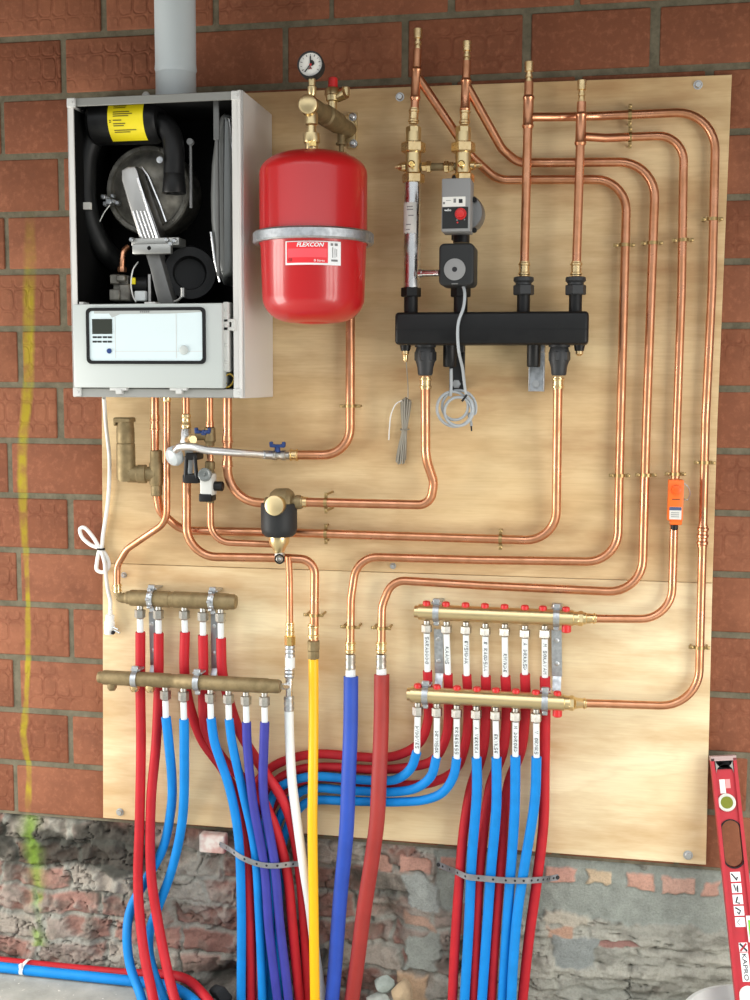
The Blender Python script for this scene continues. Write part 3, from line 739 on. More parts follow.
# control box
Yc = -.262
x0, x1 = at(73, 345, Yc).x, at(222.5, 345, Yc).x; z1, z0 = at(150, 303.5, Yc).z, at(150, 388, Yc).z
b = B(); b.box((x0, Yc, z0), (x1, -.16, z1), .004, 2); ctl = b.build('control_box', WHITEM, boiler)
def prect(x0, y0, x1, y1, Y): return at(x0, (y0 + y1) / 2, Y).x, at(x1, (y0 + y1) / 2, Y).x, at((x0 + x1) / 2, y1, Y).z, at((x0 + x1) / 2, y0, Y).z
def rrect(xa, xb, za, zb, r, n=6):
    out = []
    for cx, cz, a0 in ((xb - r, zb - r, 0), (xa + r, zb - r, 90), (xa + r, za + r, 180), (xb - r, za + r, 270)):
        for k in range(n + 1):
            a = math.radians(a0 + 90 * k / n); out.append((cx + r * math.cos(a), cz + r * math.sin(a)))
    return out
xa, xb, za, zb = prect(87, 307.5, 206, 364, Yc)
b = B()
o_ = rrect(xa, xb, za, zb, .012); i_ = rrect(xa + .0075, xb - .0075, za + .0075, zb - .0075, .008)
def ring(b, o_, i_, y0, y1):
    n = len(o_); R_ = []
    for (ox, oz), (ix, iz) in zip(o_, i_): R_.append([Vector((ox, y1, oz)), Vector((ox, y0, oz)), Vector((ix, y0, iz)), Vector((ix, y1, iz))])
    R_.append(R_[0]); b.quadstrip(R_, True, False)
ring(b, o_, i_, Yc - .005, Yc + .002); b.build('panel_seal', BLACKP, ctl, 'black rounded seal around the control panel')
b = B(); b.prism(rrect(xa + .006, xb - .006, za + .006, zb - .006, .008), Yc - .003, Yc + .003, .001, 1); cp = b.build('control_panel', WHITEP, ctl, 'bright white control panel')
q = Yc - .0034
def plate(parent, name, x0, y0, x1, y1, Y, mt, th=.0012, bev=.0005):
    a, c_, d, e = prect(x0, y0, x1, y1, Y); b = B(); b.box((a, Y, d), (c_, Y + th, e), bev, 1); return b.build(name, mt, parent)
plate(cp, 'display', 92, 319, 112, 334, q - .001, LCD)
for r in (337.2, 341.7):
    for c_ in (92.5, 97.3, 102.7, 107.6): plate(cp, 'button', c_, r - .9, c_ + 4.2, r + .9, q - .001, CHARP)
b = B(); b.lathe(at(109.3, 351, q), (0, -1, 0), [(0, .0062), (.002, .0058)], 16); b.build('power_button', BLUEP, cp)
b = B(); b.lathe(at(184, 350, q), (0, -1, 0), [(0, .011), (.003, .0105), (.004, .009)], 20); b.build('gauge_cap', WHITEM, cp)
b = B(); b.box((at(115, 335, q).x, q, at(115, 358, q).z), (at(115.5, 335, q).x, q + .001, at(115, 315, q).z)); b.box((at(176, 335, q).x, q, at(176, 358, q).z), (at(176.5, 335, q).x, q + .001, at(176, 313, q).z))
a_, c_, d_, e_ = prect(115, 351, 203, 351.5, q); b.box((a_, q, d_), (c_, q + .001, e_)); b.build('panel_seam', LGREYP, cp)
b = B(); pts = [at(x, y, q - .0006) for x, y in ((94, 310), (202, 310), (202, 312), (170, 313.5), (120, 314), (112, 317.5), (109, 313.5), (94, 313.5))]; b.prism([(p.x, p.z) for p in pts], q - .0008, q + .001); b.build('panel_visor', mat('visor_grey', srgb(176, 180, 178), .4), cp)
b = B(); 
for k in range(5): a_, c_, d_, e_ = prect(140 + k * 2, 311, 141.3 + k * 2, 312.6, q - .001); b.box((a_, q - .0014, d_), (c_, q, e_))
b.build('nameplate', GREYINK, cp)
b = B(); a_, c_, d_, e_ = prect(223, 302, 229.5, 372, -.245); b.box((a_, -.25, d_), (c_, -.20, e_), .003, 1)
a_, c_, d_, e_ = prect(224, 319, 235, 322, -.247); b.box((a_, -.25, d_), (c_, -.235, e_), .001, 1); a_, c_, d_, e_ = prect(224, 327, 235, 330.5, -.247); b.box((a_, -.25, d_), (c_, -.235, e_), .001, 1)
a_, c_, d_, e_ = prect(231.5, 320, 236, 331, -.247); b.box((a_, -.249, d_), (c_, -.24, e_), .001, 1)
for y in (310, 326, 345, 362): b.lathe(at(226, y, -.25), (0, -1, 0), [(0, .004), (.002, .003)], 8)
b.build('hinge_bracket', CLEARP, boiler, 'translucent hinge bracket')
b = B(); b.tube(spline(px_pts([(222, 388, -.235), (230, 386, -.235), (234, 378, -.235), (230, 374, -.235), (225, 377, -.235), (226, 384, -.235)])), .0022, 8); b.build('drain_hose', mat('amber_hose', srgb(170, 140, 40), .3), boiler)
for x0_ in (110, 170):
    b = B(); a_, c_, d_, e_ = prect(x0_, 387.5, x0_ + 17, 390.5, -.255); b.box((a_, -.258, d_), (c_, -.24, e_), .001, 1); a_, c_, d_, e_ = prect(x0_ + 6, 389, x0_ + 12, 394, -.257); b.box((a_, -.260, d_), (c_, -.245, e_), .001, 1)
    b.build('front_latch', LGREYP, boiler)
b = B(); a_, c_, d_, e_ = prect(80, 302, 84, 305, -.25); b.box((a_, -.255, d_), (c_, -.22, e_), .001, 1); b.build('box_catch', LGREYP, ctl); b = B(); a_, c_, d_, e_ = prect(145, 302, 156, 305, -.25); b.box((a_, -.255, d_), (c_, -.22, e_), .001, 1); b.build('box_catch', LGREYP, ctl)

# ------------------------------------------------------------------ flue
p = at(176, 92, -.125); r = size(20.3, 176, 60, -.125); base = Vector((p.x, -.125, bz1 + .001))
flue = thing('flue_pipe', 'wide pale grey plastic flue pipe rising from the boiler to the slab overhead', 'flue pipe', base)
b = B(); zj = at(176, 66, -.125 - r).z - base.z
b.lathe(base, (0, 0, 1), [(0, r * 1.0), (zj, r * .985), (zj + .002, r * .97)], 40); b.build('socket', FLUE, flue)
b = B(); b.lathe(base, (0, 0, 1), [(zj - .02, r * .95), (zj, r * 1.0), (zj + .004, r * 1.03), (zj + .02, r * 1.0), (2.834 - base.z, r * 1.02)], 40); b.build('upper_pipe', FLUE, flue)
p = at(146, 93, -.13); b = B(); b.lathe((p.x, -.13, bz1 - .001), (0, 0, 1), [(0, .010), (.030, .010), (.036, .005)], 12); b.build('test_plug', LGREYP, boiler)
# ------------------------------------------------------------------ small plumbing builders
def coupling(parent, p, d, r, L, m, name='press_fitting', beads=2):
    """pressed sleeve with rolled beads, centred at p along d"""
    p = Vector(p); d = Vector(d).normalized(); pr = [(-L / 2, r * 1.02), (-L / 2, r * 1.14)]
    for k in range(beads):
        c = -L / 2 + L * (.18 + .64 * k / max(beads - 1, 1))
        pr += [(c - L * .10, r * 1.14), (c - L * .05, r * 1.36), (c + L * .05, r * 1.36), (c + L * .10, r * 1.14)]
    pr += [(L / 2, r * 1.14), (L / 2, r * 1.02)]
    b = B(); b.lathe(p, d, pr, 20); return b.build(name, m, parent)
BRASSK = mat('aged_brass', (0.42, 0.29, 0.13), .4, 1)
def clip(parent, px, py, Y, r, vertical=True):
    """two-lobed brass saddle clip holding a pipe to the board"""
    p = at(px, py, Y); ax = Vector((0, 0, 1)) if vertical else Vector((1, 0, 0)); sd = Vector((1, 0, 0)) if vertical else Vector((0, 0, 1))
    b = B(); pts, ns = [], []
    for k in range(13):
        a = math.pi * k / 12; n = sd * math.cos(a) + Vector((0, -1, 0)) * math.sin(a); pts.append(p + n * (r + .0004)); ns.append(n)
    b.band(pts, ns, .008, .0016)
    for s in (-1, 1):
        q = p + sd * s * (r + .008); q.y = p.y
        b.box(q - sd * .008 - ax * .004 - Vector((0, .0012, 0)), q + sd * .006 + ax * .004 + Vector((0, .0012, 0)))
        b.cyl(q + sd * s * .001, Vector((q.x, -.0005, q.z)) + sd * s * .001, .003, 8)
        b.lathe(q + sd * s * .001 - Vector((0, .001, 0)), (0, -1, 0), [(0, .0042), (.0025, .0042), (.0035, .0025)], 10)
    b.build('saddle_clip', BRASSK, parent)
def pipe(name, label, px, w, R=.05, cat='copper pipe', group=None, m=None, n=16):
    P = px_pts(px); r = w / 2 * mpp(P[len(P) // 2])
    t = thing(name, label, cat, P[0], group)
    b = B(); b.tube(fillet(P, R), r, n); b.build('tube', m or COPPER, t)
    return t, r
Z = Vector((0, 0, 1)); XX = Vector((1, 0, 0)); YY = Vector((0, -1, 0))
def lz(b, px, prof, Y, n=24, rot=0.0):
    """lathe down a vertical axis, prof in photo pixels [(y, width)]"""
    p0 = at(px, prof[0][0], Y); k = mpp(p0)
    L_ = []
    for y, wd in prof: L_.append((p0.z - at(px, y, Y).z, wd / 2 * k))
    b.lathe(p0, (0, 0, -1), L_, n, rot); return b
def nutz(b, px, y0, y1, wd, Y, rot=.26):
    k = mpp(at(px, y0, Y)); b.hexn(at(px, y0, Y), at(px, y1, Y), wd / 2 * k * 1.06, rot); return b

# ------------------------------------------------------------------ expansion vessel
VY = -.215; vc = at(313.5, 236, VY); k = mpp(at(313.5, 236, VY - .12)) * 1.0
vessel = thing('expansion_vessel', 'red round expansion vessel with a zinc strap and label, right of the boiler', 'expansion vessel', (vc.x, VY, at(313.5, 322, VY).z))
VR = size(53.7, 313.5, 236, VY)
b = B()
z_ = lambda y: vc.z + (236 - y) * mpp(vc)
top, sh, sb_, bot = z_(153), z_(176), z_(297), z_(324)
ax = (vc.x, VY, 0); pr = [(top + .0, 0), (top - .001, VR * .16)]
for k_ in range(1, 9):
    a = math.radians(90 * k_ / 8); pr.append((sh + (top - .004 - sh) * math.cos(a) ** 1.05 if k_ < 8 else sh, VR * (.16 + .84 * math.sin(a) ** .78)))
pr += [(z_(232), VR), (z_(234), VR * 1.012), (z_(244), VR * 1.012), (z_(246), VR * .985), (sb_, VR * .955)]
for k_ in range(1, 9):
    a = math.radians(90 * k_ / 8); pr.append((sb_ - (sb_ - bot - .004) * math.sin(a) ** 1.05, VR * .955 * (.30 + .70 * math.cos(a) ** .8)))
pr += [(bot + .003, VR * .28), (bot + .001, 0)]
b.lathe(ax, (0, 0, 1), [(t, r) for t, r in pr][::-1], 64)
vb = b.build('vessel_body', REDTANK, vessel, sharp=50)
b = B(); pts, ns = [], []
for k_ in range(65):
    a = 2 * math.pi * k_ / 64; n = Vector((math.cos(a), math.sin(a), 0)); pts.append(Vector((vc.x, VY, z_(239))) + n * (VR * 1.012 + .0008)); ns.append(n)
SR = VR * 1.012 + .0008
prof = [(SR, -.013), (SR + .010, -.013), (SR + .0135, -.009), (SR + .0135, .009), (SR + .010, .013), (SR, .013)]
rings = [[Vector((vc.x + math.cos(2 * math.pi * i / 72) * r, VY + math.sin(2 * math.pi * i / 72) * r, z_(239) + h)) for r, h in prof] for i in range(73)]
b.quadstrip(rings, True, False)
b.box((vc.x - .02, VY + SR, z_(239) - .012), (vc.x + .02, -.002, z_(239) + .012), .001, 1)
b.build('clamp_strap', ZINC, vessel, 'zinc clamp strap')
def curved(parent, name, x0, y0, x1, y1, rad, mt):
    """patch lying on the vessel"""
    q0 = at(x0, (y0 + y1) / 2, VY - VR * .95).x - vc.x; q1 = at(x1, (y0 + y1) / 2, VY - VR * .95).x - vc.x
    a0 = math.asin(q0 / rad); a1 = math.asin(q1 / rad); zt_, zb_ = at(313, y0, VY - VR).z, at(313, y1, VY - VR).z
    b = B(); R_ = []
    for i in range(15):
        a = a0 + (a1 - a0) * i / 14; d = Vector((math.sin(a), -math.cos(a), 0)); R_.append([Vector((vc.x, VY, zb_)) + d * rad, Vector((vc.x, VY, zt_)) + d * rad])
    b.quadstrip(R_, False, False); return b.build(name, mt, parent)
r0 = VR * .986 + .001
lab = curved(vessel, 'vessel_label', 285.5, 240.5, 338, 264.5, r0, WHITEINK); lab['label'] = 'red and white printed label'
curved(lab, 'red_field', 287, 241.5, 327, 262.5, r0 + .0006, REDLABEL); curved(lab, 'pale_red_field', 288, 248, 326, 257, r0 + .0009, PINKLABEL)
def vtext(s, x, y, h, wide, mt, sh=0.0, bo=0.0):
    rad = r0 + .0014; q = at(x, y, VY - VR * .97).x - vc.x; a = math.asin(q / rad); d = Vector((math.sin(a), -math.cos(a), 0))
    c = Vector((vc.x, VY, at(x, y, VY - VR).z)) + d * rad
    o = text('lettering', s, c, h, (math.cos(a), math.sin(a), 0), Z, mt, lab, wide, sh, bo)
    off = root_loc(lab)                                     # bend the letters round the vessel
    for v in o.data.vertices:
        w_ = v.co + off; t = (w_ - c).dot(Vector((math.cos(a), math.sin(a), 0))); aa = a + t / rad
        v.co = Vector((vc.x + math.sin(aa) * rad, VY - math.cos(aa) * rad, w_.z)) - off
vtext('FLEXCON', 310.5, 244.3, .0095, .062, WHITEINK, .25, .03)
vtext('CE', 290.5, 259.8, .006, .009, BLACKINK); vtext('8 litres', 319, 260, .0055, .024, WHITEINK)
for i, (y0, y1, x0, x1) in enumerate(((242.5, 245, 329.5, 331.5), (242.5, 245, 333, 335.5), (246.5, 257, 331, 331.6), (247.5, 257, 333, 333.4), (248, 256, 334.5, 334.9), (258.8, 260.8, 330, 335.5))): curved(lab, 'side_print', x0, y0, x1, y1, r0 + .0009, GREYINK)

# safety bracket over the vessel
p0, p1 = Vector((at(350, 131, 0).x, 0, at(350, 131, 0).z)), at(309, 105, -.215)
grp = thing('safety_group', 'angled brass safety valve bracket with a red cap, above the red vessel', 'safety valve', p0)
b = B(); d = (p1 - p0); L_ = d.length
b.lathe(p0 + d * .02, d, [(0, .020), (.02 * 1, .020), (L_ * .30, .0215), (L_ * .31, .025), (L_ * .60, .0255), (L_ * .62, .0215), (L_ * .9, .0215), (L_ * .96, .0225), (L_ * .985, .0225), (L_ * .995, .018), (L_ * .995, 0)], 28)
b.build('bracket_body', BRASSD, grp)
b = B(); q = at(307.5, 104.5, -.226); b.lathe(q + Vector((0, .012, 0)), (.12, -1, -.04), [(0, .0225), (.012, .0235), (.018, .021), (.021, .014), (.0215, 0)], 28); b.build('end_cap', BRASSM, grp, 'round polished brass end cap')
b = B(); pa, pb = at(348, 113, 0), at(357.5, 149, 0); b.box((pa.x, -.004, pb.z), (pb.x, -.0005, pa.z), .001, 1); b.prism([(at(x, y, 0).x, at(x, y, 0).z) for x, y in ((338, 118), (352, 116), (357, 126), (357, 142), (350, 146), (340, 140))], -.012, -.003, .002, 1); b.build('wall_plate', BRASSM, grp)
for x, y in ((352.8, 117), (353.5, 143.5)):
    b = B(); b.lathe(at(x, y, -.012), YY, [(-.006, .010), (.002, .010), (.0021, .0075), (.010, .0075), (.012, .005)], 12); b.build('plate_bolt', ZINC, grp)
GY = -.205
b = B(); lz(b, 311.5, [(108, 10), (114, 13), (124.5, 13), (126, 9), (133, 10), (133.5, 16), (141, 17), (143, 16), (143.1, 13), (149.5, 13.5), (152, 11)], GY); b.build('vessel_connection', BRASSM, grp)
b = B(); lz(b, 312.5, [(139.5, 8), (140, 9.5), (146.5, 9.5), (147, 8)], GY - .008, 6); b.build('gold_nut', GOLD, grp)
RY = -.10
b = B(); lz(b, 332.5, [(88, 12), (90, 15), (95, 16), (96, 14), (101, 13), (102, 9), (118, 9)], RY, 20); b.cyl(at(337, 98, RY), at(345.5, 93, RY - .01), .011, 16, .014); b.cyl(at(345.5, 96.5, RY), at(345.5, 87, RY), .010, 16, None, .002); b.build('relief_valve', BRASSM, grp)
b = B(); lz(b, 333, [(77.5, 7), (78.5, 9), (84, 9.6), (90.5, 10.5), (91, 9)], RY, 14); b.build('red_cap', REDCAP, grp, 'red plastic cap')
b = B(); lz(b, 341.5, [(126, 8), (143, 8), (143.1, 11.5), (145, 11.5), (145.1, 5), (152, 5)], -.035, 18); b.build('lower_port', BRASSD, grp)
# pressure gauge
gc = at(310.7, 65, -.215); gr = size(13.2, 311, 65, -.215)
gauge = thing('pressure_gauge', 'round pressure gauge with a white dial standing above the red vessel', 'gauge', gc)
ga = Vector((.05, -1, .06)).normalized()
b = B(); b.lathe(gc, ga, [(-.022, gr * .86), (-.020, gr * .98), (.006, gr), (.008, gr * .97), (.008, gr * .90), (.003, gr * .88), (-.01, gr * .86)], 40); b.build('gauge_case', CHARP, gauge)
b = B(); b.lathe(gc, ga, [(-.001, gr * .89), (.003, gr * .89)], 40); dial = b.build('gauge_dial', PAPER, gauge, 'white dial')
ux = Vector((1, .05, 0)).normalized(); uz = ga.cross(ux) * -1
if uz.z < 0: uz = -uz
gq = gc + ga * .0036
for k_ in range(11):
    a = math.radians(215 - 25 * k_); e = ux * math.cos(a) + uz * math.sin(a); s_ = ux * -math.sin(a) + uz * math.cos(a)
    b = B(); b.tube([gq + e * gr * .64, gq + e * gr * .78], .0004 if k_ % 2 else .0007, 6); b.build('tick', BLACKINK, dial)
b = B(); b.tube([gq - uz * gr * .55 - ux * gr * .42 + ga * .001, gq + ga * .001], .0012, 6); b.build('needle', BLACKINK, dial)
b = B(); b.tube([gq + ga * .001, gq + uz * gr * .62 + ga * .001], .0014, 6); b.build('set_pointer', BLACKINK, dial)
b = B(); P2 = [gq + ga * .0005 + ux * gr * x + uz * gr * z for x, z in ((0, .0), (.02, .3), (.14, .33), (.27, .22), (.32, .05), (.22, -.08), (.1, -.12))]
b.quadstrip([[p for p in P2], [p + ga * .0006 for p in P2]], True, True); b.build('grey_sector', CHARP, dial)
b = B(); P2 = [gq + ga * .0004 + ux * gr * x + uz * gr * z for x, z in ((0, -.1), (.14, -.34), (-.18, -.36))]; b.quadstrip([P2, [p + ga * .0006 for p in P2]], True, True); b.build('dark_sector', mat('dial_maroon', srgb(120, 70, 70), .5), dial)
b = B(); b.lathe(gq, ga, [(0, gr * .11), (.002, gr * .08)], 12); b.build('red_hub', REDCAP, dial)
b = B(); lz(b, 312, [(78, 7.5), (86, 6.5), (87, 9), (93, 8.5), (96, 6)], GY, 14); b.build('gauge_stem', BRASSM, gauge)

# ------------------------------------------------------------------ copper runs
t, r = pipe('copper_pipe', 'copper pipe bending from under the red vessel to the blue handled valve', [(342, 153, -.035), (350.3, 300, -.032), (350.2, 455, -.032), (290, 455, -.034)], 9.2, .07)
coupling(t, at(294, 455, -.034), XX, r, .024, BRASS); clip(t, 350.4, 406, -.032, r)
t, r = pipe('copper_pipe', 'thin copper pipe from the boiler bending left to the upper left manifold', [(166.8, 396, -.085), (166.8, 522, -.085), (127, 549, -.05), (117, 566, -.045), (117, 592, -.045)], 6.8, .055)
coupling(t, at(117.3, 588, -.045), Z, r, .022, BRASS)
b = B(); lz(b, 166.8, [(397, 8.5), (401, 8.5), (402, 7)], -.085, 12); b.build('collar', BRASS, t)
t, r = pipe('copper_pipe', 'short copper pipe between the boiler and the brass air separator', [(154.8, 396, -.075), (155.2, 452, -.075)], 8, .05)
for y in (418, 427): coupling(t, at(155, y, -.075), Z, r, .016, COPPER, beads=1)
t, r = pipe('copper_pipe', 'longest horizontal copper pipe from the air separator to the right end of the black header', [(156.5, 492, -.072), (160, 512, -.06), (182, 530.5, -.026), (300, 533, -.026), (556, 541, -.03), (558, 380, -.09)], 8.6, [.05, .06, .01, .075])
clip(t, 326, 533.6, -.026, r, False); clip(t, 500.5, 539, -.028, r, False)
coupling(t, at(558, 383, -.09), Z, r, .028, BRASS)
t, r = pipe('copper_pipe', 'copper pipe below the chrome and black valve, curving to a tee over the yellow pipe', [(186.6, 480, -.085), (186.6, 556.5, -.06), (286, 558, -.055), (315, 560, -.05), (314.2, 640, -.045)], 8.8, [.075, .01, .06])
clip(t, 313.8, 615, -.046, r); coupling(t, at(313.5, 631, -.045), Z, r, .038, BRASS)
t, r = pipe('copper_pipe', 'thin copper pipe from the small filling valve curving under the black dirt separator', [(210.4, 500, -.085), (210.8, 542, -.075), (276, 544.5, -.05)], 6.6, .05)
t, r = pipe('copper_pipe', 'copper pipe from the boiler curving right into the black dirt separator', [(227.5, 396, -.085), (227.3, 502, -.085), (268, 503, -.085)], 9, .085)
coupling(t, at(227.4, 439.5, -.085), Z, r, .016, COPPER, beads=1); coupling(t, at(227.3, 464, -.085), Z, r, .016, COPPER, beads=1)
t, r = pipe('copper_pipe', 'copper pipe from the black dirt separator bending up to the left union of the header', [(300, 502, -.085), (430, 505, -.05), (434, 482, -.06), (425.7, 458, -.085), (425.5, 376, -.09)], 9.2, [.05, .06, .12])
coupling(t, at(304, 502, -.085), XX, r, .016, BRASS, beads=1); coupling(t, at(425.5, 383, -.09), Z, r, .030, BRASS); clip(t, 326, 502.7, -.078, r, False)
t, r = pipe('copper_pipe', 'narrow copper pipe dropping from the tee to the fitting above the white pipe', [(288.5, 556, -.062), (289.6, 575, -.055), (290, 626, -.05)], 6.6, .05)
coupling(t, at(290, 628, -.05), Z, r, .030, BRASS)
# the four nested bends on the right
BY = -.026
t, r = pipe('copper_pipe', 'innermost of the four nested copper bends, leading down to the dark blue pipe', [(418.5, 78, -.085), (472, 157, -.04), (497, 180, BY), (560, 179.6, BY), (627, 179.4, BY), (619.2, 480, BY), (617.6, 562, BY), (480, 560, BY), (357, 556.6, BY), (351, 599, -.034), (350.3, 652, -.045)], 8.6, [.06, .07, .0, .075, .0, .075, .0, .075, .1])
clip(t, 624.6, 245, BY, r); clip(t, 620, 475.5, BY, r); clip(t, 350.5, 627, -.041, r); coupling(t, at(350.3, 647, -.045), Z, r, .028, BRASS)
t, r = pipe('copper_pipe', 'second innermost nested copper bend, leading down to the thick brick-red pipe', [(467.5, 87, -.088), (502, 149, -.045), (518, 162.8, BY), (560, 162.6, BY), (656, 161.8, BY), (646.5, 420, BY), (642, 593, BY), (480, 585.4, BY), (392, 580, BY), (382, 606, -.034), (381.3, 652, -.045)], 8.8, [.06, .05, .0, .085, .0, .08, .0, .065, .08])
clip(t, 652.5, 243, BY, r); clip(t, 646.3, 475, BY, r); clip(t, 381.4, 628, -.041, r); coupling(t, at(381.3, 647, -.045), Z, r, .028, BRASS)
t, r = pipe('copper_pipe', 'second outermost nested copper bend, carrying the orange thermostat down to the upper right manifold', [(584, 136.5, -.088), (605, 138, -.06), (630, 137, BY), (684, 134.8, BY), (681.6, 288, BY), (677, 420, BY), (671.5, 619.2, BY), (600, 618.6, -.05), (584, 618.2, -.058)], 8.4, [.03, .03, .085, .0, .0, .075, .0])
clip(t, 630, 137, BY, r, False); clip(t, 683.4, 240, BY, r); clip(t, 675.7, 474, BY, r); coupling(t, at(590, 618.3, -.056), XX, r, .032, BRASS)
t, r = pipe('copper_pipe', 'outermost nested copper bend, running close to the right edge of the plywood', [(531, 117, -.088), (560, 117, -.055), (600, 116, BY), (716, 111, BY), (712, 288, BY), (705.6, 420, BY), (698.5, 706.8, BY), (600, 703.6, -.05), (571, 703, -.065)], 8.6, [.05, .05, .09, .0, .0, .09, .0])
clip(t, 630, 114.5, BY, r, False); clip(t, 712.5, 219, BY, r); clip(t, 705, 462.6, BY, r); clip(t, 699.7, 647.5, BY, r)
coupling(t, at(702.7, 536, BY), at(703, 525, BY) - at(702, 547, BY), r, .052, COPPER, beads=3); coupling(t, at(580, 703.2, -.063), XX, r, .034, BRASS)
# vertical risers with capped tops
def riser(label, top, ycap, cop0, cop1, x1, w, bend_y, Y=-.09):
    x0 = top; t = thing('copper_riser', label, 'copper pipe', at(x1, cop1, Y), 'capped copper risers along the top')
    P = px_pts([(x0, cop0, Y), (x1, cop1, Y)]); r = w / 2 * mpp(P[0])
    b = B(); b.tube(P, r, 18); b.build('tube', COPPER, t)
    xx = lambda y: x0 + (x1 - x0) * (y - cop0) / (cop1 - cop0)
    b = B(); lz(b, xx(ycap + 10), [(ycap, 7.5), (ycap + .6, 9), (ycap + 10, 8.6), (ycap + 10.5, 5.6), (ycap + 13, 5.6), (ycap + 13.4, 7.4), (ycap + 16, 7.4), (ycap + 16.5, 6.2), (ycap + 19, 6.6), (ycap + 22, 6)], Y, 18)
    b.build('end_cap', GOLD if False else BRASS, t, 'brass end cap')
    tee = bend_y
    b = B(); d = (P[0] - P[1]).normalized(); q = at(xx(tee), tee, Y); h = size(16, xx(tee), tee, Y)
    b.lathe(q, d, [(-h, r * 1.02), (-h, r * 1.12), (-h * .85, r * 1.36), (-h * .7, r * 1.14), (h * .7, r * 1.14), (h * .85, r * 1.34), (h, r * 1.12), (h, r)], 20); b.build('tee_fitting', COPPER, t)
    return t, r, xx, d
t, r, xx, d = riser('copper riser with a brass cap, leftmost of the four', 417.6, 28.5, 49, 122, 414, 8.2, 84)
coupling(t, at(413.8, 116, -.09), d, r, .036, BRASS)
t, r, xx, d = riser('copper riser with a brass cap, second from the left over the grey pump', 466.8, 41, 61, 122, 464.6, 8.2, 95)
coupling(t, at(464.8, 117, -.09), d, r, .036, BRASS)
t, r, xx, d = riser('copper riser with a brass cap, third from the left standing on the black header', 529, 61.5, 82, 278, 524, 9, 112)
coupling(t, at(524.3, 269, -.09), d, r, .034, BRASS)
t, r, xx, d = riser('copper riser with a brass cap, rightmost one standing on the black header', 581.6, 80, 102, 278, 576, 9, 129)
coupling(t, at(576.2, 269, -.09), d, r, .034, BRASS)

# ------------------------------------------------------------------ brass valves and link over the header
def valve(px, label):
    t = thing('brass_valve', label, 'valve', at(px, 182, -.09), 'brass shut-off valves above the header'); Y = -.09
    b = B(); nutz(b, px, 126.8, 133, 14.5, Y); lz(b, px, [(132.5, 15), (143, 15.5)], Y); b.build('upper_body', BRASSM, t)
    b = B(); nutz(b, px, 142.6, 152.6, 23, Y); b.build('union_nut', BRASS, t)
    b = B(); lz(b, px, [(152, 15.5), (153, 15.6), (173, 15.6), (174, 14)], Y); 
    b.cyl(at(px - 2, 164, Y - .015), at(px - 2, 164, Y - .03), .009, 14, None, .001); b.build('valve_body', BRASSM, t)
    b = B(); b.lathe(at(px - 2, 164, Y - .03), YY, [(0, .0085), (.002, .0085), (.004, .006), (.004, .003), (.002, .002)], 12); b.build('plug_screw', GOLD, t)
    b = B(); nutz(b, px, 174, 183, 21, Y); b.build('lower_nut', BRASS, t)
    return t
v1 = valve(413.5, 'brass valve stack over the chrome tube, left one of two')
v2 = valve(463.3, 'brass valve stack over the grey pump, right one of two')
b = B(); p0 = at(395, 167.3, -.09); p1 = at(406, 167, -.09); b.lathe(p0, p1 - p0, [(0, .003), (.006, .004), (.008, .008), (.016, .009), (.018, .011), ((p1 - p0).length, .011)], 14); b.build('side_plug', BRASS, v1)
b = B(); p1 = at(482, 165, -.09); p0 = at(470.5, 166, -.09); b.lathe(p0, p1 - p0, [(0, .010), (.010, .010), (.012, .006), (.022, .006), (.024, .0035), ((p1 - p0).length, .003)], 14); b.build('side_plug', BRASS, v2)
lk = thing('bypass_link', 'short brass link pipe with hexagon nuts between the two valve stacks', 'pipe link', at(420.5, 167, -.09))
p0, p1 = at(420.8, 167, -.09), at(456, 166.5, -.09); b = B(); b.cyl(p0, p1, .009, 16); b.build('link_pipe', BRASSD, lk)
for x in (424.5, 429, 446.5, 451.5):
    q = at(x, 166.8, -.09); b = B(); b.hexn(q - XX * .0055, q + XX * .0055, .0145 if x in (429, 446.5) else .0115); b.build('link_nut', BRASS, lk)

# ------------------------------------------------------------------ header, chrome tube, pump
HY0, HY1 = -.140, -.055
hx0, hx1, hz0, hz1 = prect(394.5, 311.5, 588.5, 344.5, HY0)
header = thing('distribution_header', 'long black steel distribution header across the middle of the plywood', 'header', ((hx0 + hx1) / 2, -.09, hz0))
b = B(); b.box((hx0, HY0, hz0), (hx1, HY1, hz1), .009, 3); zz = at(490, 329.5, HY0).z; b.box((hx0 + .002, HY0 - .0006, zz - .0008), (hx1 - .002, HY0 + .002, zz + .0008)); b.build('header_body', BLACKM, header)
HC = -.09
for px in (411, 460.7):
    b = B(); lz(b, px, [(295, 14), (315, 14)], HC); b.build('port', BLACKM, header)
    b = B(); nutz(b, px, 287.5, 297, 19, HC); b.build('port_nut', BLACKM, header)
for px in (523.7, 575.7):
    b = B(); lz(b, px, [(290, 13), (315, 13)], HC); b.build('port', BLACKM, header)
    b = B(); nutz(b, px, 285, 295, 20, HC); lz(b, px, [(277, 18), (277.5, 20), (281, 20.5), (283, 16), (286, 16)], HC); b.build('port_union', IRON, header)
for px in (425.5, 559.5):
    b = B(); lz(b, px, [(343, 21), (347, 21), (347.5, 18), (351, 20), (361, 20), (364, 18), (368, 16), (374, 15), (375.5, 13)], HC, 28); nutz(b, px, 351.5, 361, 21, HC); b.build('lower_union', IRON, header)
for px in (405.5, 579.5):
    b = B(); lz(b, px, [(343, 12), (349, 10), (351, 9)], HC, 14); b.build('drain_port', BLACKM, header)
    b = B(); lz(b, px, [(350, 7), (354, 7.5), (355, 5), (360, 4.5) if px < 500 else (355.5, 4.5), (362, 2) if px < 500 else (356, 3)], HC, 12); b.build('drain_plug', BRASS, header)
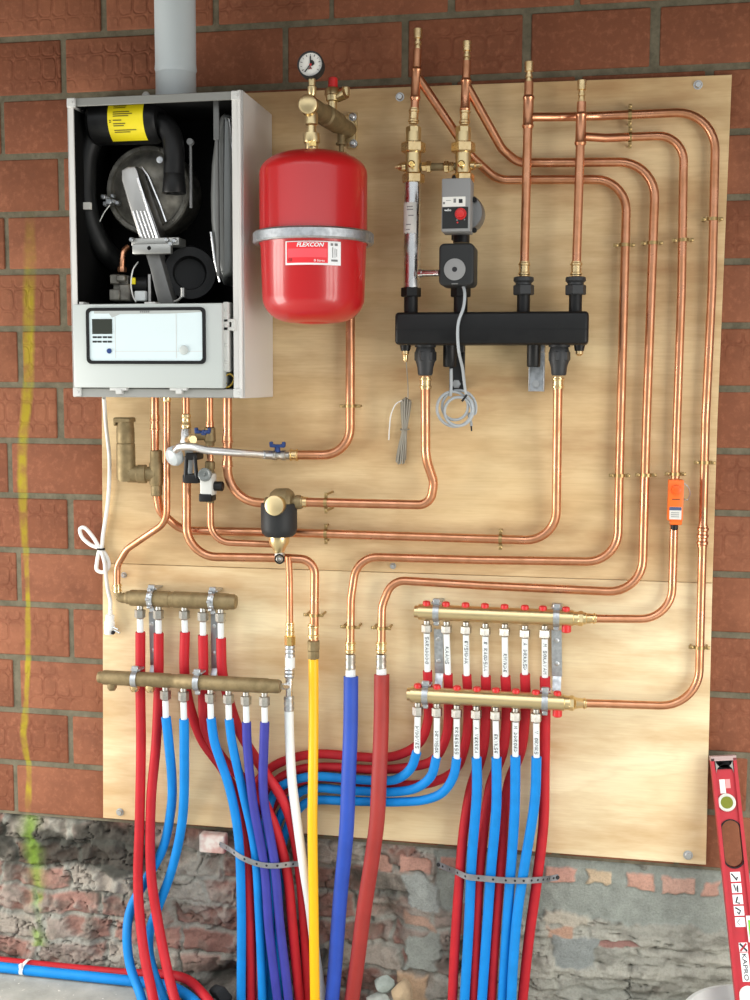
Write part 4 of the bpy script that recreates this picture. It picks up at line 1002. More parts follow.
def hangleg(pxs, pxb, w_, m):
    b = B(); lz(b, pxs, [(340, 14), (366, 13.5), (367, 12)], -.075, 18); b.build('sleeve', BLACKP, header)
    a_, c_, d_, e_ = prect(pxb - w_ / 2, 340, pxb + w_ / 2, 391.5, -.03); b = B(); b.box((a_, -.030, d_), (c_, -.027, e_), .001, 1)
    for s in (a_, c_ - .003): b.box((s, -.044, d_), (s + .003, -.027, e_), .0008, 1)
    b.box((a_, -.060, e_ - .03), (c_, -.027, e_), .001, 1); o = b.build('hanger_bracket', m, header)
    p = at(pxb - 1, 384, -.031); b = B(); b.lathe(p, YY, [(0, .011), (.002, .011), (.0021, .008), (.008, .008)], 6); b.build('bracket_bolt', BOLT, o)
    b = B(); b.box((a_ + .002, -.027, d_ + .005), (c_ - .002, -.0005, d_ + .03)); b.build('spacer', BLACKP, o)
hangleg(450, 457.5, 15, IRON); hangleg(534, 537, 16, ZINC)
tube_ = thing('chrome_tube', 'shiny chrome tube with a torn white sticker, left of the grey pump', 'tube', at(412, 288, HC))
b = B(); lz(b, 412.6, [(181, 17), (288, 16.5)], HC, 32); b.build('tube_body', STEEL, tube_)
b = B(); rr_ = size(8.55, 412, 217, HC) + .0005; cx = at(412.3, 217, HC); R_ = []
for i in range(14):
    a = math.radians(-80 + 118 * i / 13); dd = Vector((math.sin(a), -math.cos(a), 0)); j = .002 * math.sin(i * 2.3)
    R_.append([Vector((cx.x, HC, at(412, 233, HC - .02).z + j)) + dd * rr_, Vector((cx.x, HC, at(412, 202, HC - .02).z + j * .6)) + dd * rr_])
b.quadstrip(R_, False, False); st_ = b.build('sticker', PAPER, tube_, 'torn white sticker')
for y, x0, x1 in ((206, -.5, .2), (209, -.5, .25), (215, -.3, .3), (224, -.6, 0), (229, -.6, -.1)):
    R_ = []
    for i in range(5):
        a = x0 + (x1 - x0) * i / 4; dd = Vector((math.sin(a), -math.cos(a), 0)); R_.append([Vector((cx.x, HC, at(412, y + .8, HC - .02).z)) + dd * (rr_ + .0005), Vector((cx.x, HC, at(412, y, HC - .02).z)) + dd * (rr_ + .0005)])
    b = B(); b.quadstrip(R_, False, False); b.build('sticker_print', GREYINK, st_)
# pump
PY = -.20
pump = thing('circulation_pump', 'grey box circulation pump with a red knob, below the right brass valve', 'pump', at(457, 232, HC))
xa, xb, za, zb = prect(441.5, 178, 470.5, 231.5, PY); b = B(); b.box((xa, PY, za), (xb, -.135, zb), .003, 2); pb = b.build('control_box', GREYP, pump)
b = B(); b.lathe((at(466, 214, -.12).x, -.145, at(466, 214, -.12).z), (0, 1, 0), [(0, .040), (.006, .043), (.05, .043), (.075, .034)], 32); b.build('motor_housing', mat('pump_housing', (.24, .24, .24), .4, .7), pump)
b = B(); lz(b, 459, [(176, 14), (182, 16), (200, 18), (229, 18), (231, 14), (240, 14)], HC, 20); b.build('pump_body', IRON, pump)
b = B(); lz(b, 461.5, [(229, 21), (231, 21), (233, 16.5), (243, 16.5)], HC - .02, 22); b.build('lower_neck', BLACKP, pump)
plate(pump, 'white_plate', 442.3, 196.6, 465.5, 206.6, PY - .001, PAPER)
plate(pump, 'black_panel', 442.3, 207, 468, 228.5, PY - .001, CHARP)
for x0, y0, x1, y1 in ((443, 202, 445, 204.2), (446, 200.2, 451, 200.7), (453.5, 198.6, 456, 202.6), (458.8, 199, 462.5, 203)): plate(pump, 'plate_print', x0, y0, x1, y1, PY - .0014, GREYINK if x0 < 458 else BLACKINK, .0006, 0)
text('lettering', 'wilo', at(447.7, 210, PY - .0016), .0055, XX, Z, WHITEINK, pump, .016, 0, .02)
b = B(); b.lathe(at(460.6, 213.8, PY - .001), YY, [(0, .0135), (.0015, .013), (.0015, .0105), (.010, .0095), (.011, .0075)], 24); b.build('red_knob', REDCAP, pump, 'red round knob')
for x, y in ((457, 220), (464.5, 219.5), (457.5, 222.5)): b = B(); b.lathe(at(x, y, PY - .001), YY, [(0, .002), (.0008, .002)], 8); b.build('indicator_mark', REDCAP if y > 221 else GREYINK, pump)
for y in (200, 230.5): b = B(); b.lathe(at(474.5, y, -.15), YY, [(0, .006), (.006, .006)], 10); b.build('housing_screw', BLACKP, pump)
# black actuator head
AY = -.185
act = thing('mixing_actuator', 'black rounded actuator head with a grey disc, on the header below the pump', 'actuator', at(457, 287, AY))
xa, xb, za, zb = prect(439, 243, 473.5, 285.5, AY)
poly = [(xa + .006, zb - .004), ((xa + xb) / 2, zb), (xb - .003, zb - .002), (xb + .002, (za + zb) / 2), (xb - .001, za + .004), ((xa + xb) / 2, za), (xa + .004, za + .003), (xa - .001, (za + zb) / 2)]
poly = [(p.x, p.z) for p in fillet([Vector((x, 0, z)) for x, z in poly + poly[:2]], .012, 4)][3:-3]
xa2, xb2 = xa - .0005, xb + .001
poly = rrect(xa2, xb2, za, zb, .012, 6)
b = B(); b.prism(poly, AY, -.105, .006, 3); hd = b.build('actuator_body', CHARP, act)
b = B(); c = at(454.7, 269.4, AY); b.lathe(c, YY, [(0, .0250), (.002, .0248), (.0025, .023), (.0025, .006), (-.0005, .0055), (-.0005, 0)], 36); dsc = b.build('grey_disc', GREYP, act, 'round grey disc')
b = B(); b.lathe(c - Vector((0, .0012, 0)), YY, [(0, .006), (.0018, .0058)], 16); b.build('disc_hole', BLACKINK, dsc)
plate(act, 'nameplate', 451.5, 283.2, 458, 284.2, AY - .0004, GREYINK, .0008, 0)
b = B(); lz(b, 460.7, [(283, 15), (289, 15)], HC, 18); b.build('valve_neck', BLACKM, act)
b = B(); b.cyl(at(420.5, 273.3, -.115), at(440, 273, -.14), .0082, 18); b.cyl(at(420, 273.3, -.114), at(423, 273.2, -.118), .010, 14); b.build('locking_rod', STEEL, act, 'shiny steel rod')
# cables
b = B(); cb = thing('grey_cable', 'grey cable from the black actuator, coiled below the header', 'cable', at(456, 425, -.03))
P = px_pts([(462.5, 284, -.15), (464.6, 292, -.15), (463.6, 307, -.152), (459, 320, -.152), (457.7, 329, -.152), (458.6, 350, -.150), (462.5, 368, -.11), (464.5, 384, -.082)])
c0 = at(456, 408.5, -.060); R1 = size(17, 456, 408, -.045)
for i in range(0, 49):
    a = math.radians(50 - i * 24); rr_ = R1 * (1 - .20 * math.sin(i * .13) ** 2); P.append(c0 + Vector((math.cos(a) * rr_ + .007 * math.sin(i * .16), -.010 + .016 * i / 48, math.sin(a) * rr_ - .006 * math.sin(i * .12))))
P += px_pts([(469, 414, -.048), (471, 422, -.050), (471.3, 426, -.052)])
b.tube(spline(P, 4), .0036, 8)
b.build('cable_run', CABLEG, cb)
b = B(); P = px_pts([(451.2, 368.5, -.075), (451.2, 386, -.068), (450.5, 396, -.060)]); b.tube(P, .004, 8); b.build('cable_end', CABLEG, cb)
b = B(); q = at(465, 398, -.070); b.tube([q - Vector((.006, .012, .008)), q + Vector((.006, -.012, .008))], .003, 6); b.tube(px_pts([(471.2, 425, -.051), (471.6, 431, -.053)]), .0022, 6); b.build('twist_tie', BLACKP, cb)
sb = thing('sensor_cable', 'thin grey sensor cable folded into a tied bundle, left of the copper pipe', 'cable', at(404, 465, -.02))
b = B(); b.tube(spline(px_pts([(406, 359, -.09), (407, 372, -.07), (408, 388, -.035), (408, 398, -.03)])), .0014, 6); b.build('lead', CABLED, sb)
rn = random.Random(5)
P = []
for i in range(13):
    o = (i - 6) * .85; t_ = (i % 3) * .006
    top_ = at(406 + o * .95, 398 + abs(o) * .7, -.012 - t_); mid_ = at(404.5 + o * .42, 430, -.010 - t_ * 1.2); bt = at(401 + o * .9, 460 + rn.uniform(-4, 4), -.010 - t_)
    seg = [top_, at(405.5 + o * .8, 412, -.012 - t_), mid_, at(402.5 + o * .7, 446, -.010 - t_), bt]
    P += seg if i % 2 == 0 else seg[::-1]
b = B(); b.tube(spline(P, 5), .0020, 7); b.build('bundle', CABLED, sb)
b = B(); b.tube(spline(px_pts([(403, 400, -.02), (396, 404, -.018), (391, 415, -.015), (389.5, 428, -.012), (388.8, 440, -.008)])), .0016, 6); b.build('loose_end', WHITECABLE, sb)
b = B(); b.tube(spline(px_pts([(401, 429, -.004), (401, 430, -.028), (404.5, 430.5, -.034), (408.5, 429.5, -.026), (409, 429, -.004)])), .0016, 6); b.build('bundle_tie', CABLED, sb)
# orange thermostat
tY = -.068; xa, xb, za, zb = prect(668, 480, 683.6, 521, tY)
th = thing('pipe_thermostat', 'bright orange strap-on thermostat clipped to a copper pipe at right', 'thermostat', ((xa + xb) / 2, -.03, za))
b = B(); b.box((xa, tY, za), (xb, -.041, zb), .003, 2); 
p_, q_, r_, s_ = prect(670, 520, 682, 525, tY + .004); b.box((p_, tY + .004, r_), (q_, -.041, s_), .002, 1); b.build('case', ORANGE, th)
b = B(); b.lathe(at(676.3, 489.5, tY), YY, [(0, .0115), (.009, .0105), (.010, .008)], 20); b.build('knob', mat('orange_knob', srgb(238, 92, 18), .4), th)
plate(th, 'data_label', 669.5, 507, 681.5, 519.5, tY - .001, mat('label_grey', srgb(214, 212, 204), .5)); plate(th, 'label_band', 669.5, 507.2, 681.5, 510.4, tY - .0016, mat('label_blue', srgb(70, 84, 120), .5))
for y in (512.5, 514.5, 516.5): plate(th, 'label_print', 671, y, 679, y + .6, tY - .0015, GREYINK, .0006, 0)
plate(th, 'knob_mark', 672, 499, 680, 499.7, tY - .0008, BLACKINK, .0008, 0)
b = B(); lz(b, 674.5, [(525, 7), (529, 7), (530, 5)], -.05, 14); b.build('cable_gland', BLACKP, th)
b = B(); b.tube(spline(px_pts([(683.5, 483, -.045), (688, 487, -.04), (690, 494, -.035), (687, 500, -.03), (683.5, 499, -.042)])), .0015, 6); b.build('spring_strap', ZINC, th)
# ------------------------------------------------------------------ air separator, fill valve, braided hose, dirt separator
AY_ = -.085
sep = thing('air_separator', 'dull brass air separator under the left half of the boiler', 'air separator', at(125, 480, AY_))
b = B(); lz(b, 125.2, [(418, 14), (419, 16.5), (427, 17), (428, 17.8), (442, 18), (443, 17), (444, 18.6), (478, 19), (481, 17)], AY_, 28); b.build('float_body', BRASSD, sep)
b = B(); pa, pb2 = at(113, 417.5, AY_ - .02), at(130, 426, AY_ - .02); b.box((pa.x, AY_ - .022, pb2.z + .008), (pb2.x, AY_ + .02, pa.z), .003, 1); b.box((pa.x, AY_ - .02, pb2.z), (pa.x + .006, AY_ + .01, pa.z), .002, 1); b.build('top_lever', BRASSD, sep)
b = B(); p0, p1 = at(128, 474, AY_), at(156, 474, -.075); d = p1 - p0; L_ = d.length; b.lathe(p0, d, [(0, .022), (.025, .022), (.027, .024), (.047, .024), (.049, .019), (L_, .019)], 24); b.build('side_arm', BRASSD, sep)
b = B(); lz(b, 156, [(450, 9), (451, 12), (462, 12), (464, 14), (484, 14), (486, 11), (487, 11.5), (495, 11.5), (496, 9)], -.075, 24); b.build('flow_body', BRASSD, sep)
chk = thing('check_valve', 'chrome and black fitting with a pale funnel, under the middle of the boiler', 'valve', at(186.5, 483, -.085))
b = B(); b.tube(px_pts([(186, 396, -.085), (186.2, 420, -.085)]), size(3.6, 186, 410, -.085), 14); b.build('inlet_pipe', COPPER, chk)
b = B(); lz(b, 186, [(413.5, 7.5), (414.5, 9.5), (417, 10), (418, 8.5), (423, 8.5), (424, 10), (427, 10.5), (428.5, 9)], -.085, 20); b.build('brass_union', BRASS, chk)
b = B(); lz(b, 186, [(428, 9), (429, 10.5), (439, 10.8), (441, 13), (446, 13), (447, 10)], -.085, 8); b.build('chrome_nut', STEEL, chk)
b = B(); c = at(177, 454, -.105); b.lathe(c + Vector((0, .01, 0)), (-.55, -1, -.45), [(0, .018), (.006, .025), (.018, .026), (.026, .021), (.030, .010), (.031, 0)], 28); b.build('tundish', FROST, chk, 'pale translucent funnel')
b = B(); a_, c_, d_, e_ = prect(185.5, 453, 197, 460, -.12); b.box((a_, -.12, d_), (c_, -.07, e_), .002, 1)
for x in (186.5, 195.5): b.tube(px_pts([(x if x < 190 else x - .8, 456, -.115), (x - 1 if x < 190 else x + 1.2, 478, -.115)]), .0055, 8)
a_, c_, d_, e_ = prect(182, 474.5, 198, 483.5, -.12); b.box((a_, -.12, d_), (c_, -.065, e_), .004, 2); b.build('tundish_frame', BLACKP, chk)
b = B(); lz(b, 189, [(446, 9), (470, 7), (480, 6)], -.095, 14); b.build('waste_cone', FROST, chk)
b = B(); c = at(190.5, 440, -.10); b.lathe(c, (.6, -.8, .1), [(-.01, .013), (.015, .013), (.016, .010), (.022, .010)], 12); b.build('side_outlet', BRASS, chk)
fil = thing('filling_valve', 'small filling valve with a clear cup and black knob beside the check valve', 'valve', at(205, 503, -.11))
b = B(); b.tube(px_pts([(209.8, 396, -.085), (210.2, 466, -.085)]), size(3.2, 210, 430, -.085), 14); b.build('feed_pipe', COPPER, fil)
for y in (423, 426.5): coupling(fil, at(210, y, -.085), Z, .0085, .008, COPPER, beads=1)
b = B(); lz(b, 209.8, [(427, 8), (428, 11), (441, 12), (443, 9), (446, 9)], -.09, 16); b.cyl(at(196, 436, -.095), at(206, 435, -.092), .012, 14, .013); b.build('stop_cock', BRASSD, fil)
b = B(); pz = at(203, 432, -.10)
b.lathe(at(204, 435, -.10), (0, 0, 1), [(0, .008), (.012, .006), (.013, .004)], 10)
for s in (-1, 1): b.box((pz.x + .006 * s, -.108, pz.z - .004), (pz.x + .021 * s, -.092, pz.z + .005), .003, 2); b.box((pz.x + .013 * s, -.106, pz.z), (pz.x + .022 * s, -.094, pz.z + .011), .003, 2)
b.box((pz.x - .01, -.106, pz.z - .004), (pz.x + .01, -.094, pz.z + .003), .002, 1); b.build('butterfly_handle', BLUEP, fil, 'dark blue butterfly handle')
b = B(); lz(b, 210, [(461, 7), (462, 10), (468, 10.5), (470, 8), (474, 11), (494, 11), (500, 8), (503, 7.5)], -.085, 18); b.build('valve_body', BRASSD, fil)
b = B(); a_, c_, d_, e_ = prect(199.5, 474, 212, 496, -.125); b.box((a_, -.125, d_), (c_, -.085, e_), .005, 2); b.build('clear_cup', CLEARP, fil, 'clear plastic cup')
b = B(); b.lathe(at(206, 475, -.118), (0, -1, .15), [(0, .017), (.012, .017), (.014, .014), (.012, .010), (.012, .004), (.016, .003)], 24); b.build('clear_dome', mat('smoky_plastic', srgb(110, 114, 112), .2), fil)
b = B(); a_, c_, d_, e_ = prect(198.5, 494, 211, 502, -.127); b.box((a_, -.127, d_), (c_, -.085, e_), .003, 2); b.build('black_base', BLACKP, fil)
b = B(); p0 = at(211, 486, -.105); b.lathe(p0, XX, [(0, .008), (.008, .008), (.009, .012), (.030, .0125), (.032, .010)], 14); b.build('black_knob', BLACKP, fil)
hose = thing('braided_hose', 'shiny braided steel hose running right to a blue handled valve', 'hose', at(275, 455, -.05))
b = B(); b.tube(spline(px_pts([(176, 450, -.128), (179, 447.2, -.137), (185, 446.6, -.143), (193, 447, -.145), (205, 450, -.142), (222, 451.5, -.128), (240, 453, -.105), (258, 454.5, -.07), (271, 455, -.045)])), size(4.0, 220, 451, -.11), 14); b.build('braid', BRAID, hose)
b = B(); p0 = at(263, 454.7, -.062); p1 = at(272, 455, -.044); b.cyl(p0, p1, .0115, 16, None, .001); b.build('crimp_ferrule', ZINC, hose)
bv = thing('blue_handle_valve', 'small valve with a dark blue butterfly handle at the end of the braided hose', 'valve', at(278, 458, -.04))
b = B(); p0 = at(272, 455.2, -.042); b.lathe(p0, XX, [(0, .010), (.004, .013), (.012, .013), (.014, .010), (.022, .010), (.026, .013), (.036, .013), (.038, .010), (.046, .010)], 16); b.build('valve_body', NICKEL, bv)
pz = at(277.5, 445.5, -.045); b = B(); b.lathe(at(277.5, 452, -.043), Z, [(0, .008), (.016, .006)], 10)
for s in (-1, 1): b.box((pz.x + .006 * s, pz.y - .007, pz.z - .005), (pz.x + .020 * s, pz.y + .007, pz.z + .004), .003, 2); b.box((pz.x + .012 * s, pz.y - .006, pz.z), (pz.x + .021 * s, pz.y + .006, pz.z + .010), .003, 2)
b.box((pz.x - .01, pz.y - .006, pz.z - .005), (pz.x + .01, pz.y + .006, pz.z + .003), .002, 1); b.build('butterfly_handle', BLUEP, bv)
ds = thing('dirt_separator', 'black jacketed dirt separator with a round brass cap, right of the copper pipes', 'dirt separator', at(279, 565, -.09))
b = B(); p0, p1 = at(265, 503, -.085), at(303, 502, -.085); L_ = (p1 - p0).length; b.lathe(p0, p1 - p0, [(0, .013), (.003, .015), (.016, .015), (.018, .028), (.030, .036), (.062, .036), (.072, .028), (.074, .014), (.080, .014), (.081, .018), (.092, .018), (L_, .014)], 28); b.build('brass_body', BRASSD, ds)
b = B(); lz(b, 279, [(503, 35), (504, 36.5), (528, 36.5), (533, 34), (536, 28)], -.09, 36)
b.build('black_jacket', CHARP, ds)
b = B(); c = at(276, 506, -.142); b.lathe(c + Vector((0, .02, 0)), (-.12, -1, .05), [(0, .022), (.012, .0235), (.022, .0255), (.026, .0245), (.0275, .018), (.028, 0)], 32); b.build('round_cap', BRASSM, ds, 'round brass cap')
b = B(); lz(b, 279, [(534, 20), (536, 21), (543, 20), (548, 13), (551, 11), (553, 9.5)], -.09, 24); b.build('lower_cone', BRASSM, ds)
b = B(); c = at(279.5, 559, -.095); b.sphere(c, size(5, 279, 559, -.095)); lz(b, 279.5, [(551, 8.5), (553, 10), (556, 11), (557, 8)], -.09, 14); b.build('drain_cock', NICKEL, ds)
b = B(); c = at(279.5, 559, -.11); b.torus(c, YY, .011, .0022, 20, 6); b.build('drain_ring', BLACKP, ds)
b = B(); p = at(294.8, 524, -.095); b.box(p - Vector((.001, .006, .011)), p + Vector((.002, .004, .011)), .001, 1); b.build('jacket_tag', PAPER, ds)

# ------------------------------------------------------------------ white mains cable
wc = thing('white_power_cable', 'white power cable with a plug hanging from the boiler, tied in a bow', 'cable', at(104, 635, -.012))
b = B(); P = px_pts([(104, 398, -.10), (106, 425, -.05), (109.5, 460, -.02), (108, 500, -.014), (103, 535, -.012), (101, 549, -.014), (93, 537, -.016), (84, 527.5, -.014), (80, 529, -.010), (82, 537, -.006), (91, 545, -.006), (101, 549, -.010), (106.5, 556, -.012), (109, 566, -.012), (104, 572, -.012), (97, 570, -.012), (97, 562, -.014), (100, 550, -.018), (104, 560, -.020), (106, 575, -.018), (108, 590, -.012), (110.5, 602, -.012), (110, 613, -.014)])
b.tube(spline(P, 7), .0052, 10); b.build('cable_run', WHITECABLE, wc)
b = B(); p0, p1 = at(110.5, 610, -.02), at(109, 634, -.02); k_ = mpp(p0)
b.tube(spline([p0, p0.lerp(p1, .2), p0.lerp(p1, .5), p0.lerp(p1, .85), p1]), [.006] * 8 + [.012] * 8 + [.0145] * 8 + [.0135] * 8 + [.011], 14); b.build('plug_body', WHITECABLE, wc)
for dx, dz in ((3, -2), (1.2, 1.5)):
    q0 = at(111 + dx, 628 - dz, -.028); q1 = at(117 + dx, 631 - dz, -.036); b = B(); b.cyl(q0, q1, .0024, 8); b.build('plug_pin', ZINC, wc)
b = B(); b.lathe(at(113, 632.5, -.03), (.6, -.7, -.3), [(0, .006), (.003, .005)], 10); b.build('earth_socket', BLACKINK, wc)
b = B(); q = at(101, 549, -.014); b.torus(q, (0, 0, 1), .009, .0026, 16, 6); b.build('twist_tie', BLACKP, wc)

# ------------------------------------------------------------------ brass manifolds
def manifold(label, xa, ya, xb, yb, w_, Y, m, ports, side, caps_top=True, dull=False, Yb=None):
    """horizontal collector from (xa,ya) to (xb,yb)"""
    p0, p1 = at(xa, ya, Y), at(xb, yb, Y if Yb is None else Yb); r = w_ / 2 * mpp(p0.lerp(p1, .5)); d = p1 - p0; L_ = d.length
    t = thing('brass_manifold', label, 'manifold', p0.lerp(p1, .5) - Z * r, 'brass pipe manifolds')
    b = B()
    if dull: b.lathe(p0, d, [(0, r * .72), (.004, r * .80), (.012, r * .8), (.013, r * .95), (.018, r), (L_ * .40, r), (L_ * .405, r * .92), (L_ * .44, r * .92), (L_ * .445, r), (L_ * .93, r), (L_ * .94, r * .93), (L_ - .006, r * .93), (L_, r * .8)], 28)
    else: b.lathe(p0, d, [(0, r * .70), (.001, r * .78), (.010, r * .80), (.011, r), (L_ - .016, r), (L_ - .015, r * .86), (L_ - .002, r * .84), (L_, r * .7)], 32)
    b.build('collector', m, t)
    return t, p0, p1, r
def lerp_y(xa, ya, xb, yb, x): return ya + (yb - ya) * (x - xa) / (xb - xa)
UY, LY = -.045, -.090
mUL, a0, a1, mr1 = manifold('dull brass manifold at upper left with five red sleeved pipes', 126, 597.5, 236, 602, 16.5, UY, BRASSD, None, None, dull=True)
mLL, b0, b1, mr2 = manifold('dull brass manifold at lower left with four blue and two indigo ends', 98.5, 677, 280.5, 686.5, 14.8, LY, BRASSD, None, None, dull=True)
mUR, c0_, c1_, mr3 = manifold('bright brass manifold at upper right feeding the red sleeved pipes', 414.5, 611.5, 580, 618.5, 15.8, UY - .01, BRASSM, None, None)
mLR, d0_, d1_, mr4 = manifold('bright brass manifold at lower right feeding the blue sleeved pipes', 407, 694, 571, 703, 16.5, LY, BRASSM, None, None)
# left upper manifold: elbow inlet
b = B(); b.tube(spline(px_pts([(117.3, 590, UY), (118.5, 594, UY), (122, 597.5, UY), (129, 598, UY)])), [.0085] * 12 + [.014] * 13, 14); b.build('inlet_elbow', BRASSD, mUL)
for x in (112, 134.5, 150):
    y = lerp_y(98.5, 677, 280.5, 686.5, x); b = B(); lz(b, x, [(y + 5, 10), (y + 10, 9.5), (y + 11, 8), (y + 12.5, 6.5)], LY, 14); b.build('blank_plug', BRASSD if x < 120 else BRASS, mLL)
for mm, xa, ya, Y, xb, yb, Yb in ((mUR, 579, 618.4, UY - .01, 592, 618.4, -.054), (mLR, 570, 703, LY, 582, 703.2, -.063)):
    p0, p1 = at(xa, ya, Y), at(xb, yb, Yb); L_ = (p1 - p0).length
    b = B(); b.hexn(p0 - XX * .002, p0 + XX * .010, .0185, .3); b.lathe(p0, p1 - p0, [(.006, .015), (.016, .015), (.017, .0125), (L_ * .9, .0125)], 16); b.build('end_union', BRASSM, mm)
# red caps on the right manifolds
for mm, (xa, ya, xb, yb), Y, xs in ((mUR, (414.5, 611.5, 580, 618.5), UY - .01, (426.6, 446, 465.6, 485, 504.6, 525, 543, 566)), (mLR, (407, 694, 571, 703), LY, (418, 437, 457, 477, 496, 516, 536, 557.5))):
    for x in xs:
        y = lerp_y(xa, ya, xb, yb, x); b = B(); lz(b, x, [(y - 11.2, 5), (y - 10.4, 7.5), (y - 8, 8), (y - 5, 8)], Y, 12); b.build('red_cap', REDCAP, mm)
    x = 566.5 if mm is mUR else 557.5; y = lerp_y(xa, ya, xb, yb, x)
    b = B(); lz(b, x, [(y + 5, 9), (y + 11, 9.5), (y + 13.5, 9.5), (y + 14.5, 7.5)], Y, 12); b.build('red_drain_cap', REDCAP, mm)
# zinc clamps: strap round the collector with a tail to the board
def clamp(mm, px, py, r, Y, chain, tail=None):
    c = at(px, py, Y); b = B(); pts, ns = [], []
    for i in range(25):
        a = math.radians(-40 + 290 * i / 24); n = Vector((0, -math.sin(a), math.cos(a))); pts.append(c + n * (r + .0008)); ns.append(n)
    b.band(pts, ns, .015, .0025)
    b.box((c.x - .013, Y - .002, c.z + r + .002), (c.x + .013, -.001 if Y > -.06 else Y + .03, c.z + r + .007), .001, 1)
    b.box((c.x - .009, Y - .006, c.z + r + .002), (c.x + .009, Y + .004, c.z + r + .016), .002, 1)
    b.box((c.x - .007, Y - .004, c.z - r - .014), (c.x + .007, Y + .004, c.z - r - .002), .002, 1)
    o = b.build('zinc_clamp', ZINC, mm)
    if chain:
        for i in range(5):
            a = math.radians(20 + 32 * i); n = Vector((0, -math.sin(a), math.cos(a))); q = c + n * (r + .003) + XX * (.004 if i % 2 else -.004)
            b = B(); b.box(q - Vector((.005, .004, .004)), q + Vector((.005, .004, .004)), .0015, 1, Matrix.Rotation(a, 3, 'X')); b.build('clamp_link', ZINC, o)
    return o
def rail(mm, px0, py0, px1, py1, w_, Y, m):
    p0, p1 = at(px0, py0, Y), at(px1, py1, Y); b = B(); h = w_ / 2 * mpp(p0)
    b.band([p0, p0.lerp(p1, .5), p1], [YY] * 3, h * 2, .003)
    for s in (-1, 1): b.band([p + XX * s * (h - .0015) for p in (p0, p0.lerp(p1, .5), p1)], [Vector((0, 1, 0))] * 3, .003, .010)
    b.band([p1, p1 + Vector((0, -.012, -.018)), p1 + Vector((0, -.016, -.034))], [YY] * 3, h * 1.7, .0025)
    o = b.build('support_rail', m, mm)
    for f in (.22, .72):
        b = B(); b.lathe(p0.lerp(p1, f) + YY * .003, YY, [(0, .006), (.003, .006), (.004, .004)], 10); b.build('rail_screw', BOLT, o)
DZ = mat('dark_grey_zinc', (0.40, 0.41, 0.43), .3, 1, nscale=50, rvar=.2)  # zinc in a darker grey, for the left manifold rails
for x in (152, 213): clamp(mUL, x, lerp_y(126, 597.5, 236, 602, x), mr1, UY, True)
rail(mUL, 152.5, 612, 154, 665, 7, -.022, DZ); rail(mUL, 214.5, 614, 215, 668, 7, -.022, DZ)
for x in (135.5, 197.5): clamp(mLL, x, lerp_y(98.5, 677, 280.5, 686.5, x), mr2, LY, False)
for x in (436.5, 556.5): clamp(mUR, x, lerp_y(414.5, 611.5, 580, 618.5, x), mr3, UY - .01, False)
rail(mUR, 438.5, 629, 439.5, 673, 9, -.022, ZINC); rail(mUR, 556.5, 630, 557, 676, 10, -.022, ZINC)
for x in (425.5, 545): clamp(mLR, x, lerp_y(407, 694, 571, 703, x), mr4, LY, False)

# ------------------------------------------------------------------ plastic pipes
GLYPH = [[(0, 1), (0, 0), (0, .5), (.6, 1), (0, .5), (.7, 0)], [(0, 0), (.3, 1), (.6, 0), (.45, .4), (.15, .4)], [(.6, .9), (.1, 1), (0, .55), (.55, .45), (.6, .05), (0, 0)], [(.6, .9), (.1, .9), (.05, .1), (.6, .05), (.1, .5), (.45, .52)],
         [(0, 0), (0, 1), (.55, .85), (.05, .5), (.6, 0)], [(0, 0), (.05, 1), (.3, .4), (.55, 1), (.65, 0)], [(.5, .9), (.1, .8), (0, .3), (.3, 0), (.6, .3), (.5, .9)], [(0, 0), (0, 1), (.6, .5), (0, .05)], [(0, 1), (.3, 0), (.6, 1)]]
def scribble(parent, x, y0, y1, Y, r, seed, m=None):
    """quick hand lettering running down the front of a white pipe end"""
    rn = random.Random(seed); p0, p1 = at(x, y0, Y), at(x, y1, Y); L_ = (p0 - p1).length; n = max(4, round(L_ / .0085)); b = B()
    for i in range(n):
        if i == 1 and seed in (4, 6, 7, 14, 16, 17): continue
        g = GLYPH[rn.randrange(len(GLYPH))]; P = []
        for u, v in g:
            f = (i + .12 + u * 1.05 + .1 * (v - .5)) / n; a = .06 + (v - .5) * 1.05
            c = p0.lerp(p1, min(f, 1.02)); P.append(c + Vector((math.sin(a), -math.cos(a), 0)) * (r + .0005))
        b.tube(P, .00085, 5)
    b.build('handwriting', BLACKINK, parent)
def down(P):
    """carry a hanging pipe on into the slot in the floor"""
    if P[-1].y > -.13 and P[-1].z > -.12: P = P + [Vector((P[-1].x, P[-1].y, -.14))]
    return P
def hose_thing(label, group, x, nut, white_end, path, wd, m, Y0, scr=None, name='sleeved_pipe', nutw=10, cat='sleeved pipe', whw=6.4, seed=0, tail_name='sleeve'):
    """nut at (x, nut0..nut1), white pipe to white_end, then the coloured sleeve along path"""
    t = thing(name, label, cat, at(x, nut[0], Y0), group)
    k_ = mpp(at(x, nut[0], Y0))
    b = B(); lz(b, x, [(nut[0] - 4, 6.5), (nut[0] - .5, 6.5), (nut[0], 8)], Y0, 14); b.hexn(at(x, nut[0], Y0), at(x, nut[1], Y0), nutw / 2 * k_ * 1.08, .2 + seed); lz(b, x, [(nut[1], 8), (nut[1] + 1.2, 7)], Y0, 14)
    b.build('compression_nut', NICKEL, t)
    P0 = at(x, nut[1], Y0); xe = path[0][0]; rw = whw / 2 * k_
    Pp = px_pts(path); 
    b = B(); b.tube(spline([P0, P0.lerp(Pp[0], .5), Pp[0], Pp[0].lerp(Pp[1], .15)], 4), rw, 14); wp = b.build('white_end', WHITEPEX, t, 'white bare pipe end')
    r = wd / 2 * k_; S = spline(down(Pp), 9)
    b = B(); b.tube(S, r, 16); b.build(tail_name, m, t)
    if scr: scribble(wp, (x + xe) / 2, scr[0], scr[1], Y0, rw, scr[2])
    return t
